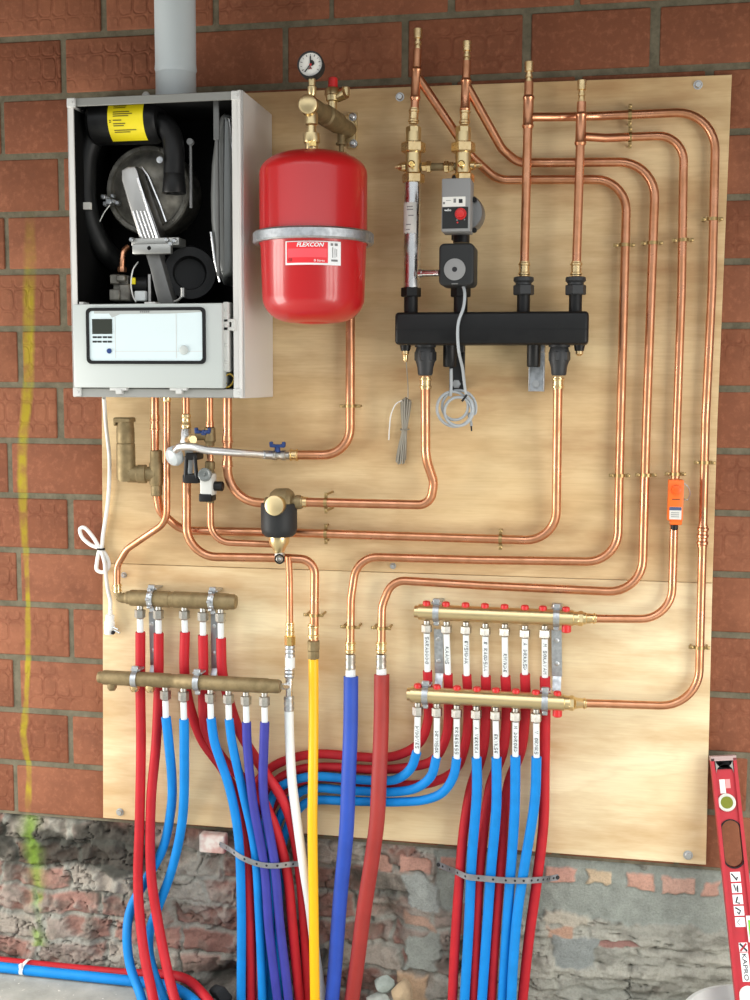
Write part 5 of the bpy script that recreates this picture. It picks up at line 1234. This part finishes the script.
RED = 'red sleeved pipes of the left manifold'; BLU = 'blue and indigo sleeved pipes of the left manifold'
FL = .012
# left: red
DN = -.045
def fy(px, py, r=.0135):
    """depth at which a pipe seen at (px, py) rests on the floor"""
    lo, hi = -1.6, .02
    for _ in range(50):
        m_ = (lo + hi) / 2
        if at(px, py, m_).z > r: lo = m_
        else: hi = m_
    return lo
hose_thing('leftmost red sleeved pipe of the upper left manifold, curving onto the floor', RED, 140, (609.5, 617.5), 632, [(140.4, 632, DN), (140.4, 690, DN), (141, 745, -.05), (139.8, 817, -.055), (138.3, 893, -.06), (144.4, 955, -.100), (153.6, 1000, fy(153.6, 1000, .030)), (164, 1060, fy(164, 1060))], 10, PEXRED, DN)
hose_thing('red sleeved pipe second on the upper left manifold, leaning right toward the floor', RED, 158.5, (610, 618.5), 633, [(158.7, 633, DN), (158.5, 690, DN), (156, 745, -.048), (151, 801, -.05), (151, 872, -.055), (158.5, 925, -.07), (175, 1000, fy(175, 1000, .030)), (199, 1050, fy(199, 1050))], 10, PEXRED, DN)
hose_thing('red sleeved pipe third on upper left manifold, squeezed between two blue ones below', RED, 184.5, (610.5, 618.5), 632, [(185, 632, DN), (184.5, 672, DN), (190, 707, -.030), (202.7, 741, -.020), (222, 768, -.030), (236, 795, -.040), (245.5, 841, -.042), (250, 924, -.051), (251.3, 1000, -.052), (251.8, 1040, -.052)], 10, PEXRED, DN)
hose_thing('red sleeved pipe fourth on upper left manifold, crossing behind blue and indigo pipes', RED, 203, (612, 620.5), 635, [(203, 635, DN), (203.5, 672, DN), (203, 700, -.042), (206, 730, -.048), (228, 765, -.050), (256, 790, -.0625), (273, 822, -.0610), (286.5, 869, -.048), (292.5, 925, -.054), (297.5, 980, -.056), (300.5, 1015, -.055)], 10, PEXRED, DN)
hose_thing('red sleeved pipe fifth and rightmost on the upper left manifold', RED, 220.8, (613, 621.5), 638, [(221, 638, DN), (222.6, 674, DN), (230, 704, -.042), (240, 732, -.046), (262, 768, -.0625), (283, 800, -.0655), (293.5, 832, -.046), (300.5, 878, -.036), (305, 940, -.036), (308, 1000, -.036), (309.5, 1035, -.036)], 10, PEXRED, DN)
# left: blue and indigo
BN = -.090
hose_thing('blue sleeved pipe first on the lower left manifold, passing behind the red pair', BLU, 165.5, (690.5, 699), 716, [(166, 717, BN), (169, 745, -.085), (172, 780, -.06), (171.5, 805, -.042), (163, 848, -.030), (146, 880, -.026), (131, 908, -.030), (127, 932, -.060), (130, 965, -.080), (142, 1000, fy(143, 1000)), (144, 1060, fy(144, 1060))], 9.6, PEXBLUE, BN)
hose_thing('blue sleeved pipe second on the lower left manifold, crossing behind the second red pipe', BLU, 183.5, (691.5, 700.5), 719, [(184, 719, BN), (184.3, 745, -.088), (182.7, 817, -.06), (172, 869, -.035), (159, 905, -.026), (150, 930, -.026), (149, 950, -.060), (153, 970, -.088), (164, 1000, fy(164, 1000)), (180, 1052, fy(180, 1052))], 9.6, PEXBLUE, BN)
hose_thing('blue sleeved pipe third on lower left manifold, left edge of the strapped bundle', BLU, 210.5, (693.5, 702), 718, [(211, 718, BN), (214.5, 742, -.085), (229, 786, -.080), (238, 832, -.074), (241.2, 900, -.071), (241.2, 1000, -.068), (241.6, 1040, -.068)], 9.4, PEXBLUE, BN)
hose_thing('blue sleeved pipe fourth on the lower left manifold, left of the two indigo pipes', BLU, 228.5, (694.5, 703), 719, [(229, 719, BN), (232, 742, -.088), (242, 788, -.081), (254.5, 847, -.072), (259.2, 915, -.066), (262.5, 1000, -.066), (263, 1040, -.066)], 9.0, PEXBLUE, BN)
hose_thing('indigo sleeved pipe fifth on the lower left manifold, left of the two indigo ones', BLU, 246, (696, 704.5), 721, [(246.5, 722, BN), (247.3, 745, -.09), (252.8, 800, -.098), (264.4, 866, -.082), (269.2, 930, -.083), (277.5, 1000, -.083), (280, 1030, -.083)], 9.2, PEXINDIGO, BN)
hose_thing('indigo sleeved pipe at the right end of the lower left manifold', BLU, 264.5, (696.5, 705.5), 722, [(264.8, 722, BN), (264, 745, -.092), (263.5, 795, -.09), (274.5, 863, -.081), (280, 925, -.078), (288.5, 1000, -.082), (290.5, 1035, -.086)], 9.4, PEXINDIGO, BN)
# right: red
BK = -.0135
R7 = 'red sleeved pipes of the right manifold'; B7 = 'blue sleeved pipes of the right manifold'
RN = -.055
hose_thing('red sleeved pipe first on the upper right manifold, topmost of the pipes sweeping left', R7, 426.8, (624.5, 632), 670, [(427.5, 671, RN), (428.3, 700, -.045), (427.5, 722, -.036), (420, 742, -.030), (404, 753, -.027), (385, 757.5, -.024), (355, 756.5, -.020), (320, 754, -.016), (293, 758, BK), (268, 770, BK), (251, 793, BK), (244.5, 830, BK), (243, 900, -.0145), (243, 1040, -.0145)], 9.5, PEXRED, RN, (636, 664, 1))
hose_thing('red sleeved pipe second on the upper right manifold, beside the zinc rail', R7, 446.5, (625.5, 632.5), 673, [(448, 674, RN), (448.5, 705, -.045), (446, 737, -.034), (433, 760, -.028), (407, 767.5, -.026), (373, 769.5, -.020), (325, 767, BK), (298, 770, BK), (276, 781, BK), (259, 804, BK), (253, 840, BK), (252, 900, -.0145), (252, 1040, -.0145)], 9.5, PEXRED, RN, (646, 664, 2))
hose_thing('red sleeved pipe third on the upper right manifold, curving left behind the third blue pipe', R7, 466, (626, 633.5), 674, [(466.7, 675, RN), (468, 705, -.045), (466, 740, -.034), (455, 770, -.028), (430, 783, -.022), (400, 785, -.016), (370, 783, BK), (320, 778, BK), (300, 781, BK), (282, 793, BK), (268, 816, BK), (262, 850, BK), (261, 905, -.0145), (261, 1040, -.0145)], 9.5, PEXRED, RN, (640, 664, 3))
hose_thing('red sleeved pipe fourth on the upper right manifold, leftmost in the right strapped bundle', R7, 485.3, (627.5, 635), 676, [(485.8, 676, RN), (486, 705, -.046), (483, 750, -.042), (471, 788, -.042), (464, 828, -.045), (460, 873, -.05), (455, 945, -.052), (452.5, 1000, -.052), (451, 1035, -.052)], 10.2, PEXRED, RN, (641, 671, 4))
hose_thing('red sleeved pipe fifth on the upper right manifold, second red one in the strapped bundle', R7, 504.8, (628, 635.5), 676, [(505.4, 676, RN), (506.5, 710, -.046), (503, 750, -.042), (490, 788, -.042), (481.5, 852, -.046), (477.5, 910, -.05), (474, 1000, -.052), (472.5, 1035, -.052)], 10.2, PEXRED, RN, (653, 672, 5))
hose_thing('red sleeved pipe sixth on the upper right manifold, third red one in the strapped bundle', R7, 525, (629.5, 637), 674, [(525, 674, RN), (525.5, 710, -.046), (521, 750, -.042), (508, 786, -.042), (501, 866, -.046), (495.5, 935, -.05), (491.5, 1000, -.052), (490, 1035, -.052)], 10.2, PEXRED, RN, (642, 670, 6))
hose_thing('red sleeved pipe rightmost on the upper right manifold, at the right edge of its bundle', R7, 544.8, (629.5, 637.5), 677, [(545, 677, RN), (545.3, 710, -.050), (544.5, 767, -.046), (543.5, 822, -.046), (537, 880, -.05), (529, 938, -.052), (522.5, 1000, -.052), (519, 1035, -.052)], 10.6, PEXRED, RN, (643, 674, 7))
LB = -.090
hose_thing('blue sleeved pipe first on the lower right manifold, uppermost blue one sweeping left', B7, 417.7, (706.5, 715), 751, [(416.8, 752, LB), (411, 768, -.080), (397, 779, -.062), (382, 780.8, -.052), (365, 780, -.047), (340, 778, -.045), (313, 776.5, -.043), (292, 781, -.039), (276, 791, -.038), (267, 815, -.038), (263, 850, -.039), (262, 905, -.0395), (262, 1040, -.0395)], 9.4, PEXBLUE, LB, (725, 748, 11))
hose_thing('blue sleeved pipe second on the lower right manifold, middle blue one sweeping left', B7, 437, (707.5, 716), 756, [(436.5, 757, LB), (431, 776, -.085), (416, 788, -.070), (392, 792, -.054), (365, 791.3, -.046), (345, 790.3, -.038), (318, 788, -.026), (303, 790.5, -.015), (288, 803, BK), (276, 827, BK), (271, 858, BK), (270, 905, -.0145), (270, 1040, -.0145)], 9.4, PEXBLUE, LB, (730, 753, 12))
hose_thing('blue sleeved pipe third on the lower right manifold, lowest blue one sweeping left', B7, 456.8, (709, 717), 757, [(456.7, 758, LB), (453.5, 776, -.086), (443, 792, -.078), (426, 799.5, -.066), (395, 802, -.052), (365, 801.5, -.044), (345, 801, -.036), (320, 800, -.022), (307, 802.5, -.015), (294, 815, BK), (284, 838, BK), (280, 868, BK), (279, 910, -.0145), (279, 1040, -.0145)], 9.4, PEXBLUE, LB, (726, 754, 13))
hose_thing('blue sleeved pipe fourth on the lower right manifold, leftmost blue in the strapped bundle', B7, 476.3, (710, 718), 757, [(476.6, 757.5, LB), (476.8, 793, -.085), (471.7, 860, -.070), (468.8, 927, -.068), (464.5, 1000, -.068), (463, 1035, -.068)], 10.2, PEXBLUE, LB, (726, 753, 14))
hose_thing('blue sleeved pipe fifth on the lower right manifold, second blue in the strapped bundle', B7, 495.7, (711, 719), 757, [(496.5, 757.5, LB), (496.3, 807, -.085), (491.2, 868, -.070), (487, 927, -.068), (482, 1000, -.068), (480, 1035, -.068)], 10.2, PEXBLUE, LB, (733, 753, 15))
hose_thing('blue sleeved pipe sixth on the lower right manifold, third blue in the strapped bundle', B7, 515.6, (712, 720.5), 755, [(515.4, 756, LB), (514.8, 807, -.085), (511, 868, -.070), (506.8, 927, -.068), (502.5, 1000, -.068), (500.5, 1035, -.068)], 10.2, PEXBLUE, LB, (725, 752, 16))
hose_thing('blue sleeved pipe rightmost on the lower right manifold, crossing over the red one', B7, 536.2, (713, 721.5), 756, [(536.5, 757, LB), (534.7, 801, -.085), (525.5, 860, -.076), (517.5, 913, -.080), (513, 967, -.087), (511.5, 1000, -.089), (510.5, 1035, -.089)], 10.2, PEXBLUE, LB, (730, 754, 17))

# the four large pipes in the middle
def bigpipe(label, name, fit, path, wd, m, white=None, Y=-.045, cat='pipe'):
    t = thing(name, label, cat, at(path[0][0], path[0][1], Y))
    for nm, mt, x, prof, n in fit:
        b = B(); lz(b, x, prof, Y, n, .26); b.build(nm, mt, t)
    S = spline(down(px_pts(path)), 9); r = wd / 2 * mpp(S[0]); b = B(); b.tube(S, r, 20); b.build('sleeve', m, t)
    return t
ZF = lambda y0, y1, w_: [(y0, w_ * .8), (y0 + .3, w_ * .9), (y0 + (y1 - y0) * .2, w_), (y0 + (y1 - y0) * .32, w_ * .86), (y0 + (y1 - y0) * .5, w_), (y0 + (y1 - y0) * .66, w_ * .86), (y0 + (y1 - y0) * .8, w_), (y1 - .3, w_ * .9), (y1, w_ * .8)]
bigpipe('white pipe under the steel tee beside the lower left manifold', 'white_pipe', [('brass_fitting', BRASS, 290, ZF(622, 636, 8.5), 16), ('gold_nut', GOLD, 290, [(635.5, 9), (636, 11.5), (644.5, 11.5), (645, 9)], 8), ('press_ring', ZINC, 290, ZF(645, 658, 10.5), 20), ('white_sleeve', WHITEPEX, 290, [(657, 10), (667.5, 10)], 20), ('press_ring', ZINC, 289.5, ZF(666.5, 678, 10.5), 20), ('steel_tee', STEEL, 289.3, [(677, 7), (678, 7.5), (697, 7.5), (697.5, 7)], 20), ('press_ring', ZINC, 289, ZF(696, 711, 10.8), 20)],
        [(289, 709, -.05), (289.5, 735, -.055), (292, 780, -.068), (297, 820, -.072), (304, 870, -.074), (309.5, 905, -.062), (315, 950, -.045), (320, 985, -.032), (325, 1020, -.022)], 9.4, WHITEPEX, Y=-.05)
o = bpy.data.objects['white_pipe']; b = B(); p0, p1 = at(280.5, 686.4, -.088), at(288, 686.5, -.052); b.cyl(p0, p1, .008, 16); b.build('tee_branch', STEEL, o)
bigpipe('yellow pipe hanging from the curved copper pipe in the middle', 'yellow_pipe', [('brass_nut', BRASSD, 313.5, [(640, 9), (641, 12.5), (650, 12.5), (650.5, 11), (651, 12), (658, 12), (659, 10)], 8)],
        [(313.5, 658, -.045), (313.6, 720, -.055), (313, 780, -.080), (312.5, 820, -.088), (313.5, 900, -.090), (315, 1000, -.090), (315.5, 1035, -.09)], 10, HOSEYEL, Y=-.045)
bigpipe('thick dark blue sleeved pipe hanging in the middle, left of the brick-red one', 'dark_blue_pipe', [('press_ring', NICKEL, 350.3, ZF(654, 670, 11), 20), ('white_end', WHITEPEX, 350.5, [(669, 10), (678, 10.5)], 20)],
        [(351, 676.5, -.045), (350.5, 730, -.06), (348.5, 780, -.085), (346.5, 830, -.09), (340, 900, -.07), (335.5, 960, -.066), (331.5, 1005, -.068), (328, 1040, -.068)], 14.8, HOSEBLUE)
bigpipe('thick brick-red sleeved pipe hanging in the middle, right of the dark blue one', 'brick_red_pipe', [('press_ring', NICKEL, 381.3, ZF(654, 669, 11), 20), ('white_end', WHITEPEX, 381.5, [(668, 10), (676, 10.5)], 20)],
        [(381.8, 674.5, -.045), (381, 730, -.06), (379, 780, -.085), (377, 820, -.09), (371, 865, -.08), (364, 910, -.07), (357.5, 960, -.06), (351, 1005, -.055), (345, 1040, -.055)], 15.6, HOSERED)

# ------------------------------------------------------------------ perforated straps
def perforated(label, px, w_, holes):
    S = spline(px_pts(px), 10); t = thing('perforated_strap', label, 'strap', S[0]); k_ = mpp(S[0]); b = B(); ns = []
    for i, p in enumerate(S):
        tt = (S[min(i + 1, len(S) - 1)] - S[max(i - 1, 0)]).normalized(); n = Vector((tt.y, -tt.x, 0)); 
        if n.y > 0: n = -n
        ns.append(n.normalized())
    b.band(S, ns, w_ * k_, .0016); b.build('strap_band', STRAPM, t)
    for i in range(holes):
        f = (i + .7) / (holes + .4) * (len(S) - 1); j = int(f); p = S[j].lerp(S[min(j + 1, len(S) - 1)], f - j); b = B(); b.lathe(p + ns[j] * .0015, ns[j], [(0, .0032), (.0005, .0030)], 10); b.build('strap_hole', BLACKINK, t)
    for p, n in ((S[1], ns[1]), (S[-2], ns[-2])):
        b = B(); b.lathe(p + n * .001, n, [(0, .0055), (.003, .005)], 8); b.build('strap_screw', IRON, t)
perforated('grey perforated strap round the left bundle of red, blue and indigo pipes', [(215, 842, -.008), (223, 845.5, -.030), (231, 850, -.072), (241, 857, -.092), (255, 863, -.095), (266, 865.3, -.0965), (278, 865.5, -.0925), (287, 864.5, -.076), (295, 863.8, -.058), (302, 863.5, -.052), (306, 863.5, -.040), (307.5, 863.5, -.012)], 5.4, 12)
perforated('grey perforated strap round the right bundle of red and blue pipes', [(438, 864, -.004), (447, 868, -.020), (457, 872, -.066), (467, 876.5, -.088), (485, 878.5, -.096), (503, 880, -.096), (515, 880.5, -.096), (526, 880.5, -.095), (535, 880, -.080), (542, 879.5, -.066), (547, 879, -.044), (550, 878.5, -.018), (558, 877, -.004)], 6.0, 15)

# ------------------------------------------------------------------ things on the ground and against the wall
p = at(214, 843, 0); b = B(); b.box((at(200, 842, -.01).x, -.022, at(214, 852, -.01).z), (at(226, 842, -.01).x, .012, at(214, 834, -.01).z), .006, 3)
pbk = tag(b.build('painted_brick', mat('white_splashed_brick', srgb(220, 210, 200), .8, nscale=38, col2=srgb(200, 158, 148), bump=.5, bscale=80)), 'small white painted brick end under the plywood at the strap', 'brick')
def floor_pipe(label, px, wd, m):
    S = spline(px_pts(px), 9); r = wd / 2 * mpp(S[0]); b = B(); b.tube(S, r, 16)
    t = thing('floor_pipe', label, 'sleeved pipe', S[0], 'pipes lying along the foot of the wall'); b.build('sleeve', m, t); return t, r
fz = lambda x, Y, r: None
def on_floor(px, Y, r):
    """pixel row at which a pipe of radius r lies on the floor at depth Y, for column px"""
    lo, hi = 850.0, 1100.0
    for _ in range(40):
        mid = (lo + hi) / 2
        if at(px, mid, Y).z > r: lo = mid
        else: hi = mid
    return mid
rr_ = .0165
fb, r1 = floor_pipe('blue sleeved pipe lying along the floor at the bottom left', [(x, on_floor(x, Y, rr_), Y) for x, Y in ((-60, -.054), (-20, -.052), (30, -.052), (80, -.051), (126, -.050), (150, -.050), (168, -.055), (184, -.082), (200, -.14), (214, -.22), (238, -.42), (262, -.75))], 10, PEXBLUE)
fr, r2 = floor_pipe('red sleeved pipe lying behind the blue one along the floor at the bottom left', [(x, on_floor(x, Y, rr_) - dz, Y) for x, Y, dz in ((-60, -.024, 0), (-20, -.022, 0), (30, -.022, 0), (80, -.020, 0), (126, -.020, 1), (150, -.020, 3), (172, -.024, 5), (188, -.045, 6), (204, -.10, 4), (222, -.19, 0), (248, -.38, 0), (275, -.72, 0))], 9, PEXRED)
b = B(); q = at(26, on_floor(26, -.037, .0165), -.037); R_ = []
prof = [(0.0185, a) for a in range(0, 360, 20)]
ring_ = []
for i in range(25):
    a = 2 * math.pi * i / 24; ring_.append(Vector((0, math.cos(a) * .031, math.sin(a) * .0150)))
b.band([q + v for v in ring_], [v.normalized() for v in ring_], .010, .0018); b.box(q + Vector((-.004, -.034, .012)), q + Vector((.004, -.024, .024)), .001, 1)
tag(b.build('cable_tie', WHITECABLE), 'white cable tie holding the two floor pipes together', 'cable tie')

# spirit level leaning against the wall
Tp, Bt = at(723, 757, -.030), at(749.8, 1010, -.165)
D = (Bt - Tp).normalized(); ext = (-.0 - Bt.z + .016) / D.z; Bt = Bt + D * ext; LEN = (Bt - Tp).length
W_ = Vector((1, 0, 0)); W_ = (W_ - D * W_.dot(D)).normalized(); Nn = D.cross(W_); Nn = Nn if Nn.y < 0 else -Nn
lw = size(10.8, 723, 800, -.05); ld = .012
lv = thing('spirit_level', 'red spirit level leaning against the wall at the bottom right', 'spirit level', Bt)
def lp(u, v, n=0.0): return Tp + D * u + W_ * v + Nn * n      # u down its length, v across, n out of its face
su = lambda y: (at(723 + (y - 757) * .106, y, -.03 - (y - 757) * .00053) - Tp).dot(D)   # photo row -> distance from the top
def lprism(name, outl, n0, n1, mt, parent, label=None, hole=None):
    b = B(); 
    if hole:
        k_ = len(outl); R_ = []
        for (a, c), (e, f) in zip(outl, hole): R_.append([lp(a, c, n0), lp(a, c, n1), lp(e, f, n1), lp(e, f, n0)])
        R_.append(R_[0]); b.quadstrip(R_, True, False)
    else: b.quadstrip([[lp(u, v, n0) for u, v in outl], [lp(u, v, n1) for u, v in outl]])
    return b.build(name, mt, parent, label)
def lrect(u0, u1, v0, v1): return [(u0, v0), (u0, v1), (u1, v1), (u1, v0)]
def stad(u0, u1, v0, v1, n=10):
    r = (v1 - v0) / 2; c = (v0 + v1) / 2; out = []
    for i in range(n + 1): a = math.pi * i / n; out.append((u0 + r - r * math.sin(a), c - r * math.cos(a)))
    for i in range(n + 1): a = math.pi * i / n; out.append((u1 - r + r * math.sin(a), c + r * math.cos(a)))
    return out
def sqr(u0, u1, v0, v1, n=22):
    """same count of points as stad, on a rectangle"""
    out = []; h = n // 2
    for i in range(h): out.append((u0 if 0 < i < h - 1 else u0 + (0 if i else 0), v0 + (v1 - v0) * i / (h - 1)))
    for i in range(h): out.append((u1, v1 - (v1 - v0) * i / (h - 1)))
    return out
uh0, uh1 = su(820), su(867)
web0, web1 = -.010, .004
lprism('web_top', lrect(.008, uh0 - .02, -lw, lw), web0, web1, LEVELRED, lv); lprism('web_grip', sqr(uh0 - .02, uh1 + .02, -lw, lw), web0, web1, LEVELRED, lv, None, stad(uh0, uh1, -.021, .021))
lprism('web_lower', lrect(uh1 + .02, LEN - .02, -lw, lw), web0, web1, LEVELRED, lv)
for s in (-1, 1):
    lprism('edge_flange', lrect(.002, LEN - .004, s * lw - .004, s * lw + .004), -.024, .010, LEVELRED, lv)
lprism('grip_liner', stad(uh0 - .003, uh1 + .003, -.0245, .0245), -.012, .006, BLACKP, lv, None, stad(uh0, uh1, -.021, .021))
lprism('end_cap', lrect(-.003, .008, -lw - .004, lw + .004), -.024, .010, mat('level_end_grey', srgb(176, 150, 146), .5), lv); lprism('end_opening', stad(.006, .026, -lw + .004, lw - .004), web1, web1 + .004, BLACKP, lv); lprism('end_lip', stad(.017, .025, -lw + .006, lw - .006), web1 + .001, web1 + .005, mat('level_lip_grey', srgb(150, 146, 140), .5), lv)
uv_ = su(802); b = B(); b.lathe(lp(uv_, -.003, .003), Nn, [(0, .021), (.006, .021), (.007, .018), (.005, .014)], 28); vl = b.build('vial_ring', mat('vial_ring_grey', srgb(205, 205, 196), .4), lv)
b = B(); b.lathe(lp(uv_, -.003, .003), Nn, [(0, .0145), (.0055, .0145)], 24); b.build('vial', OLIVEVIAL, vl, 'round greenish vial')
lprism('price_sticker', lrect(su(779), su(793), -.015, -.002), .004, .0048, PAPER, lv); lprism('sticker_flap', lrect(su(779), su(788), -.001, .010), .004, .0047, mat('faded_sticker', srgb(224, 150, 150), .6), lv)
for i in range(5):
    u0 = su(871.5 + i * 11.3); u1 = su(871.5 + i * 11.3 + 9.6); q = lprism('picture_square', lrect(u0, u1, -.0125, .0105), .004, .0048, WHITEINK, lv)
    ul = u1 - u0; S = (((.15, -.6), (.85, .6), (.5, .75)), ((.1, -.3), (.75, .1), (.2, .6), (.9, .5)), ((.2, .3), (.8, -.2), (.9, .7)), ((.15, -.5), (.5, .7), (.85, .2), (.6, -.1)), ((.2, .3), (.5, -.4), (.85, .3)))[i]
    pts = [(u0 + a * ul, c * .0095 - .004) for a, c in S]; b = B(); b.tube([lp(a, c, .0050) for a, c in pts], .0018 if i < 4 else .0009, 6); b.build('pictogram', BLACKINK if i < 4 else GREYINK, q)
lprism('side_vial_frame', lrect(su(915), su(941), lw - .013, lw + .0045), -.018, .0125, WHITEINK, lv); lprism('side_vial', lrect(su(919), su(936.5), lw - .010, lw + .0046), -.015, .0135, GREENVIAL, lv, 'bright green side vial')
xl = lprism('logo_square', lrect(su(942), su(951), -.010, .010), .004, .0048, WHITEINK, lv)
for s in (-1, 1): b = B(); b.tube([lp(su(942.8), -.0075 * s, .0052), lp(su(950.2), .0075 * s, .0052)], .0022, 6); b.build('logo_stroke', BLACKINK if s > 0 else LEVELRED, xl)
pl_ = lprism('name_plate', lrect(su(952), su(981), -.0095, .0095), .004, .0048, WHITEINK, lv)
text('lettering', 'KAPRO', lp(su(966.5), 0, .0052), .0105, D, W_, BLACKINK, pl_, (su(980) - su(953)), 0, .01)
lprism('lower_grip', stad(su(985), su(1040), -.021, .021), .002, .0055, PAPER, lv)

# white bucket in the corner of the picture
bc = at(752, 1000, -.20); rim = at(716, 985.5, -.05)
br_ = .165; bcx = Vector((at(738, 985, -.05).x + .02, -.05 - br_ - .012, 0)); zr = at(738, 984, -.062).z
bk = thing('white_bucket', 'pale bucket rim at the bottom right corner behind the spirit level', 'bucket', bcx)
b = B(); b.lathe(bcx, Z, [(0, 0), (.001, .11), (.004, .115), (zr - .012, br_ - .006), (zr - .012, br_), (zr - .002, br_ + .002), (zr, br_), (zr, br_ - .008), (zr - .01, br_ - .010), (.012, .109), (.010, 0)], 56); b.build('bucket_body', mat('white_bucket_plastic', srgb(205, 208, 204), .5), bk)
# rubble at the foot of the wall
def rock(px, py, Y, s, col, seed, label):
    rn = random.Random(seed); t = bmesh.new(); bmesh.ops.create_icosphere(t, subdivisions=3, radius=1)
    f = [Vector((rn.uniform(-1, 1), rn.uniform(-1, 1), rn.uniform(-1, 1))).normalized() for _ in range(9)]; h = [rn.uniform(.55, .85) for _ in f]
    c = at(px, py, Y)
    for v in t.verts:
        for n, hh in zip(f, h):
            e = v.co.dot(n)
            if e > hh: v.co -= n * (e - hh)
        v.co += Vector((rn.uniform(-1, 1), rn.uniform(-1, 1), rn.uniform(-1, 1))) * .025
        v.co = Vector((v.co.x * s[0], v.co.y * s[1], v.co.z * s[2])) + c
    b = B(); b.absorb(t); tag(b.build('rubble_stone', mat('rubble', col, .92, noise=.35, nscale=30, bump=.7, bscale=60), sharp=25), label, 'stone', 'rubble at the foot of the wall')
rock(384, 985, -.035, (.030, .024, .026), srgb(150, 158, 150), 1, 'greenish grey stone at the bottom, just right of the brick-red pipe')
rock(378, 999, -.045, (.034, .028, .018), srgb(162, 166, 158), 2, 'pale flat stone at the bottom edge under the greenish grey stone')
rock(402, 992, -.035, (.030, .030, .036), srgb(168, 146, 116), 3, 'tan rough stone at the bottom edge left of the right bundle')
rock(221, 994, -.055, (.034, .026, .026), srgb(28, 30, 32), 4, 'black lump at the bottom edge left of the strapped pipes')
